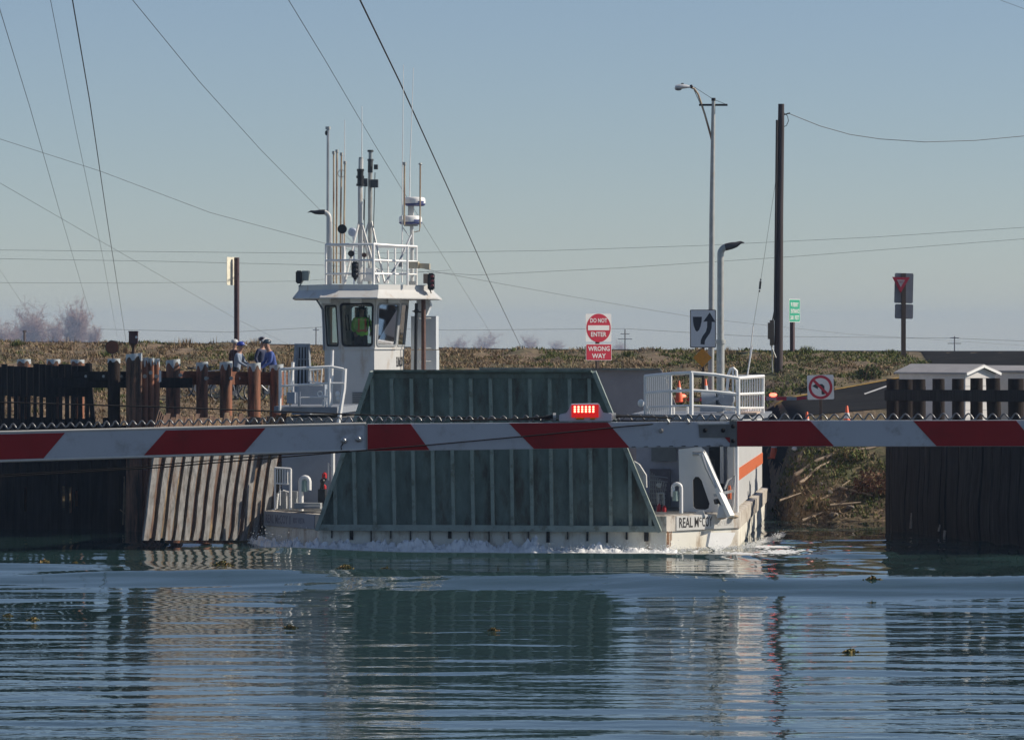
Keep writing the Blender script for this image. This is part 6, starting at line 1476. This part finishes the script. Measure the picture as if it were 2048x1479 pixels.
m = MB()
for px, py in ((1410, 860), (1446, 860), (1466, 852), (1466, 881)): m.lathe(G(px, py, -.008), [(.013, 0), (.013, -.007), (.006, -.010)], 8, 'Y')
m.build('bolt', M['blackmatt'], bp_)
m = MB(); m.lathe(G(1322, 861, -.002), [(.014, 0), (.013, -.004), (.008, -.006)], 14, 'Y'); m.build('bolt', M['galv'], a2)
m = MB()
for k in range(9):
    px = 1262 + 25 * k; y = Rb(px) - 1.2
    m.prism([G(px, y, -.0015), G(px + 10, y, -.0015), G(px + 8, y - 1.6, -.0015), G(px + 2, y - 1.2, -.0015)], (0, .001, 0))
m.build('paint_chips', M['blackmatt'], a2, smooth=0)
# wavy wire along the top of the arm
pts = []; px = -240.0; ph_ = 0.0
while px < 2300:
    per = 18.5 + 6.0 * sm(400, 1500, px); yc = lerpts([(-240, 858), (0, 853.5), (300, 845.5), (600, 839.5), (1000, 837), (1500, 834.5), (2300, 832)], px)
    amp = 4.6 + 1.0 * sm(900, 1500, px); amp *= 1 + .12 * math.sin(px * .037); per *= 1 + .05 * math.sin(px * .021)
    pts.append(G(px, yc - amp * math.sin(ph_), .10 + .004 * math.cos(ph_))); ph_ += 6.28318 * 2.0 / per; px += 2.0
m = MB(); m.tube(pts, .0052, 6); m.build('wavy_wire', pmat('zinc_wire', (.2, .2, .2), .35, metal=.3, var=.2), gate, smooth=60)
m = MB(); m.tube([G(-300, 795, .16), G(0, 805, .16), (G(300, 814, .16)), G(540, 823, .16), G(740, 831, .16), G(1000, 838, .15), G(1330, 843, .08)], .0045, 6); m.build('cable', M['blackmatt'], gate)
m = MB(); m.tube([G(-200, 967, -.03), G(0, 953, -.03), G(320, 934, -.03), G(640, 907, -.03), G(860, 889, -.035), G(1090, 868, -.035), G(1250, 852, -.03), G(1335, 845.5, .02)], .0040, 6); m.build('cable', M['blackmatt'], gate)
m = MB(); m.tube([G(-200, 962, -.05), G(0, 949, -.05), G(260, 934, -.05), G(540, 909, -.05), G(700, 901, -.04)], .0035, 6); m.build('cable', M['blackmatt'], gate)
m = MB()
for px, py in ((1336, 842), (1376, 842)): m.tube([G(px - 2, py - 5, -.012), G(px + 2, py + 2, -.012), G(px, py + 5, -.012), G(px + 3, py - 3, .03)], .005, 6)
m.build('cable_tie', M['galv'], gate)
# warning lamp
m = MB(); m.prism([G(1118, 842, -.01), G(1119, 829, -.01), G(1134, 826, -.01), G(1142, 807.5, -.01), G(1198, 806.5, -.01), G(1206, 826, -.01), G(1224, 826, -.01), G(1225, 842, -.01)], (0, .11, 0))
lamp = m.build('warning_lamp', pmat('lamp_housing_white', (.66, .62, .66), .4, var=.05), gate, smooth=20, bevel=.004)
m = MB(); m.tube([G(1112, 833, .03), G(1106, 833, .03)], .022, 10); m.tube([G(1224, 832, .03), G(1232, 832, .03)], .020, 12); m.build('cable_gland', M['galv'], lamp)
m = MB(); m.tube([G(1231, 832, .03), G(1246, 832, .03), G(1300, 833.5, .04), G(1345, 836, .05)], [.012, .007, .006, .006], 8); m.tube([G(1106, 833, .03), G(1085, 835, .03), G(1040, 838, .04), G(900, 841, .06)], [.014, .008, .006, .006], 8); m.build('cable', M['blackmatt'], lamp)
m = MB(); me = fillmesh(toxy([G(1143, 809), G(1197, 808.5), G(1197, 834), G(1143, 834)]), (), .004); m.curvemesh(me, lambda c: Vector((c.x, G(1170, 820, -.016).y + c.z, c.y))); m.build('red_panel', M['ledpanel'], lamp, smooth=0)
leds = MB()
for r_ in range(3):
    for k in range(6): leds.ball(G(1149.5 + 7.4 * k, 813.3 + 4.6 * r_, -.021), .0070, 1, .5, .85, 10, 6)
leds.build('led_array', M['led'], lamp)
m = MB(); m.tube([G(1152, 836.5, -.016), G(1168, 836.5, -.016)], .006, 6); m.tube([G(1180, 836.5, -.016), G(1190, 836.5, -.016)], .006, 6); m.build('amber_reflector', M['signyellow'], lamp)
# pedestal of the barrier, outside the view on the right, and the rest on the left
pr_ = G(2980, 866, .1); zg = 2.55 - GO.z
m = MB(); m.bbox(pr_.x - .2, pr_.x + .25, pr_.y, pr_.y + .4, zg, pr_.z + .35); m.build('pedestal', M['galv'], gate, smooth=30, bevel=.02)
pl_ = G(-440, 930, .06); m = MB(); m.bbox(pl_.x - .05, pl_.x + .05, pl_.y, pl_.y + .1, 2.6 - GO.z, pl_.z + .04); m.build('rest_post', M['galv'], gate, smooth=0)

# ------------------------------------------------------------------ haze
def make_haze():
    mt = bpy.data.materials.new('haze_air'); mt.use_nodes = True; t = mt.node_tree; n = t.nodes; n.remove(n['Principled BSDF'])
    v = n.new('ShaderNodeVolumePrincipled'); v.inputs['Color'].default_value = HAZE_COL; v.inputs['Density'].default_value = HAZE; v.inputs['Anisotropy'].default_value = 0.0
    t.links.new(v.outputs[0], n['Material Output'].inputs['Volume'])
    m = MB(); m.bbox(-2450, 2450, -70, 2950, -9.5, 22); o = m.build('haze', mt, None, smooth=0); tag(o, 'thin pale winter haze over the river and delta', 'haze', kind='stuff')
HAZE, HAZE_COL = 0.00022, (0.50, 0.70, 1.0, 1)
make_haze()
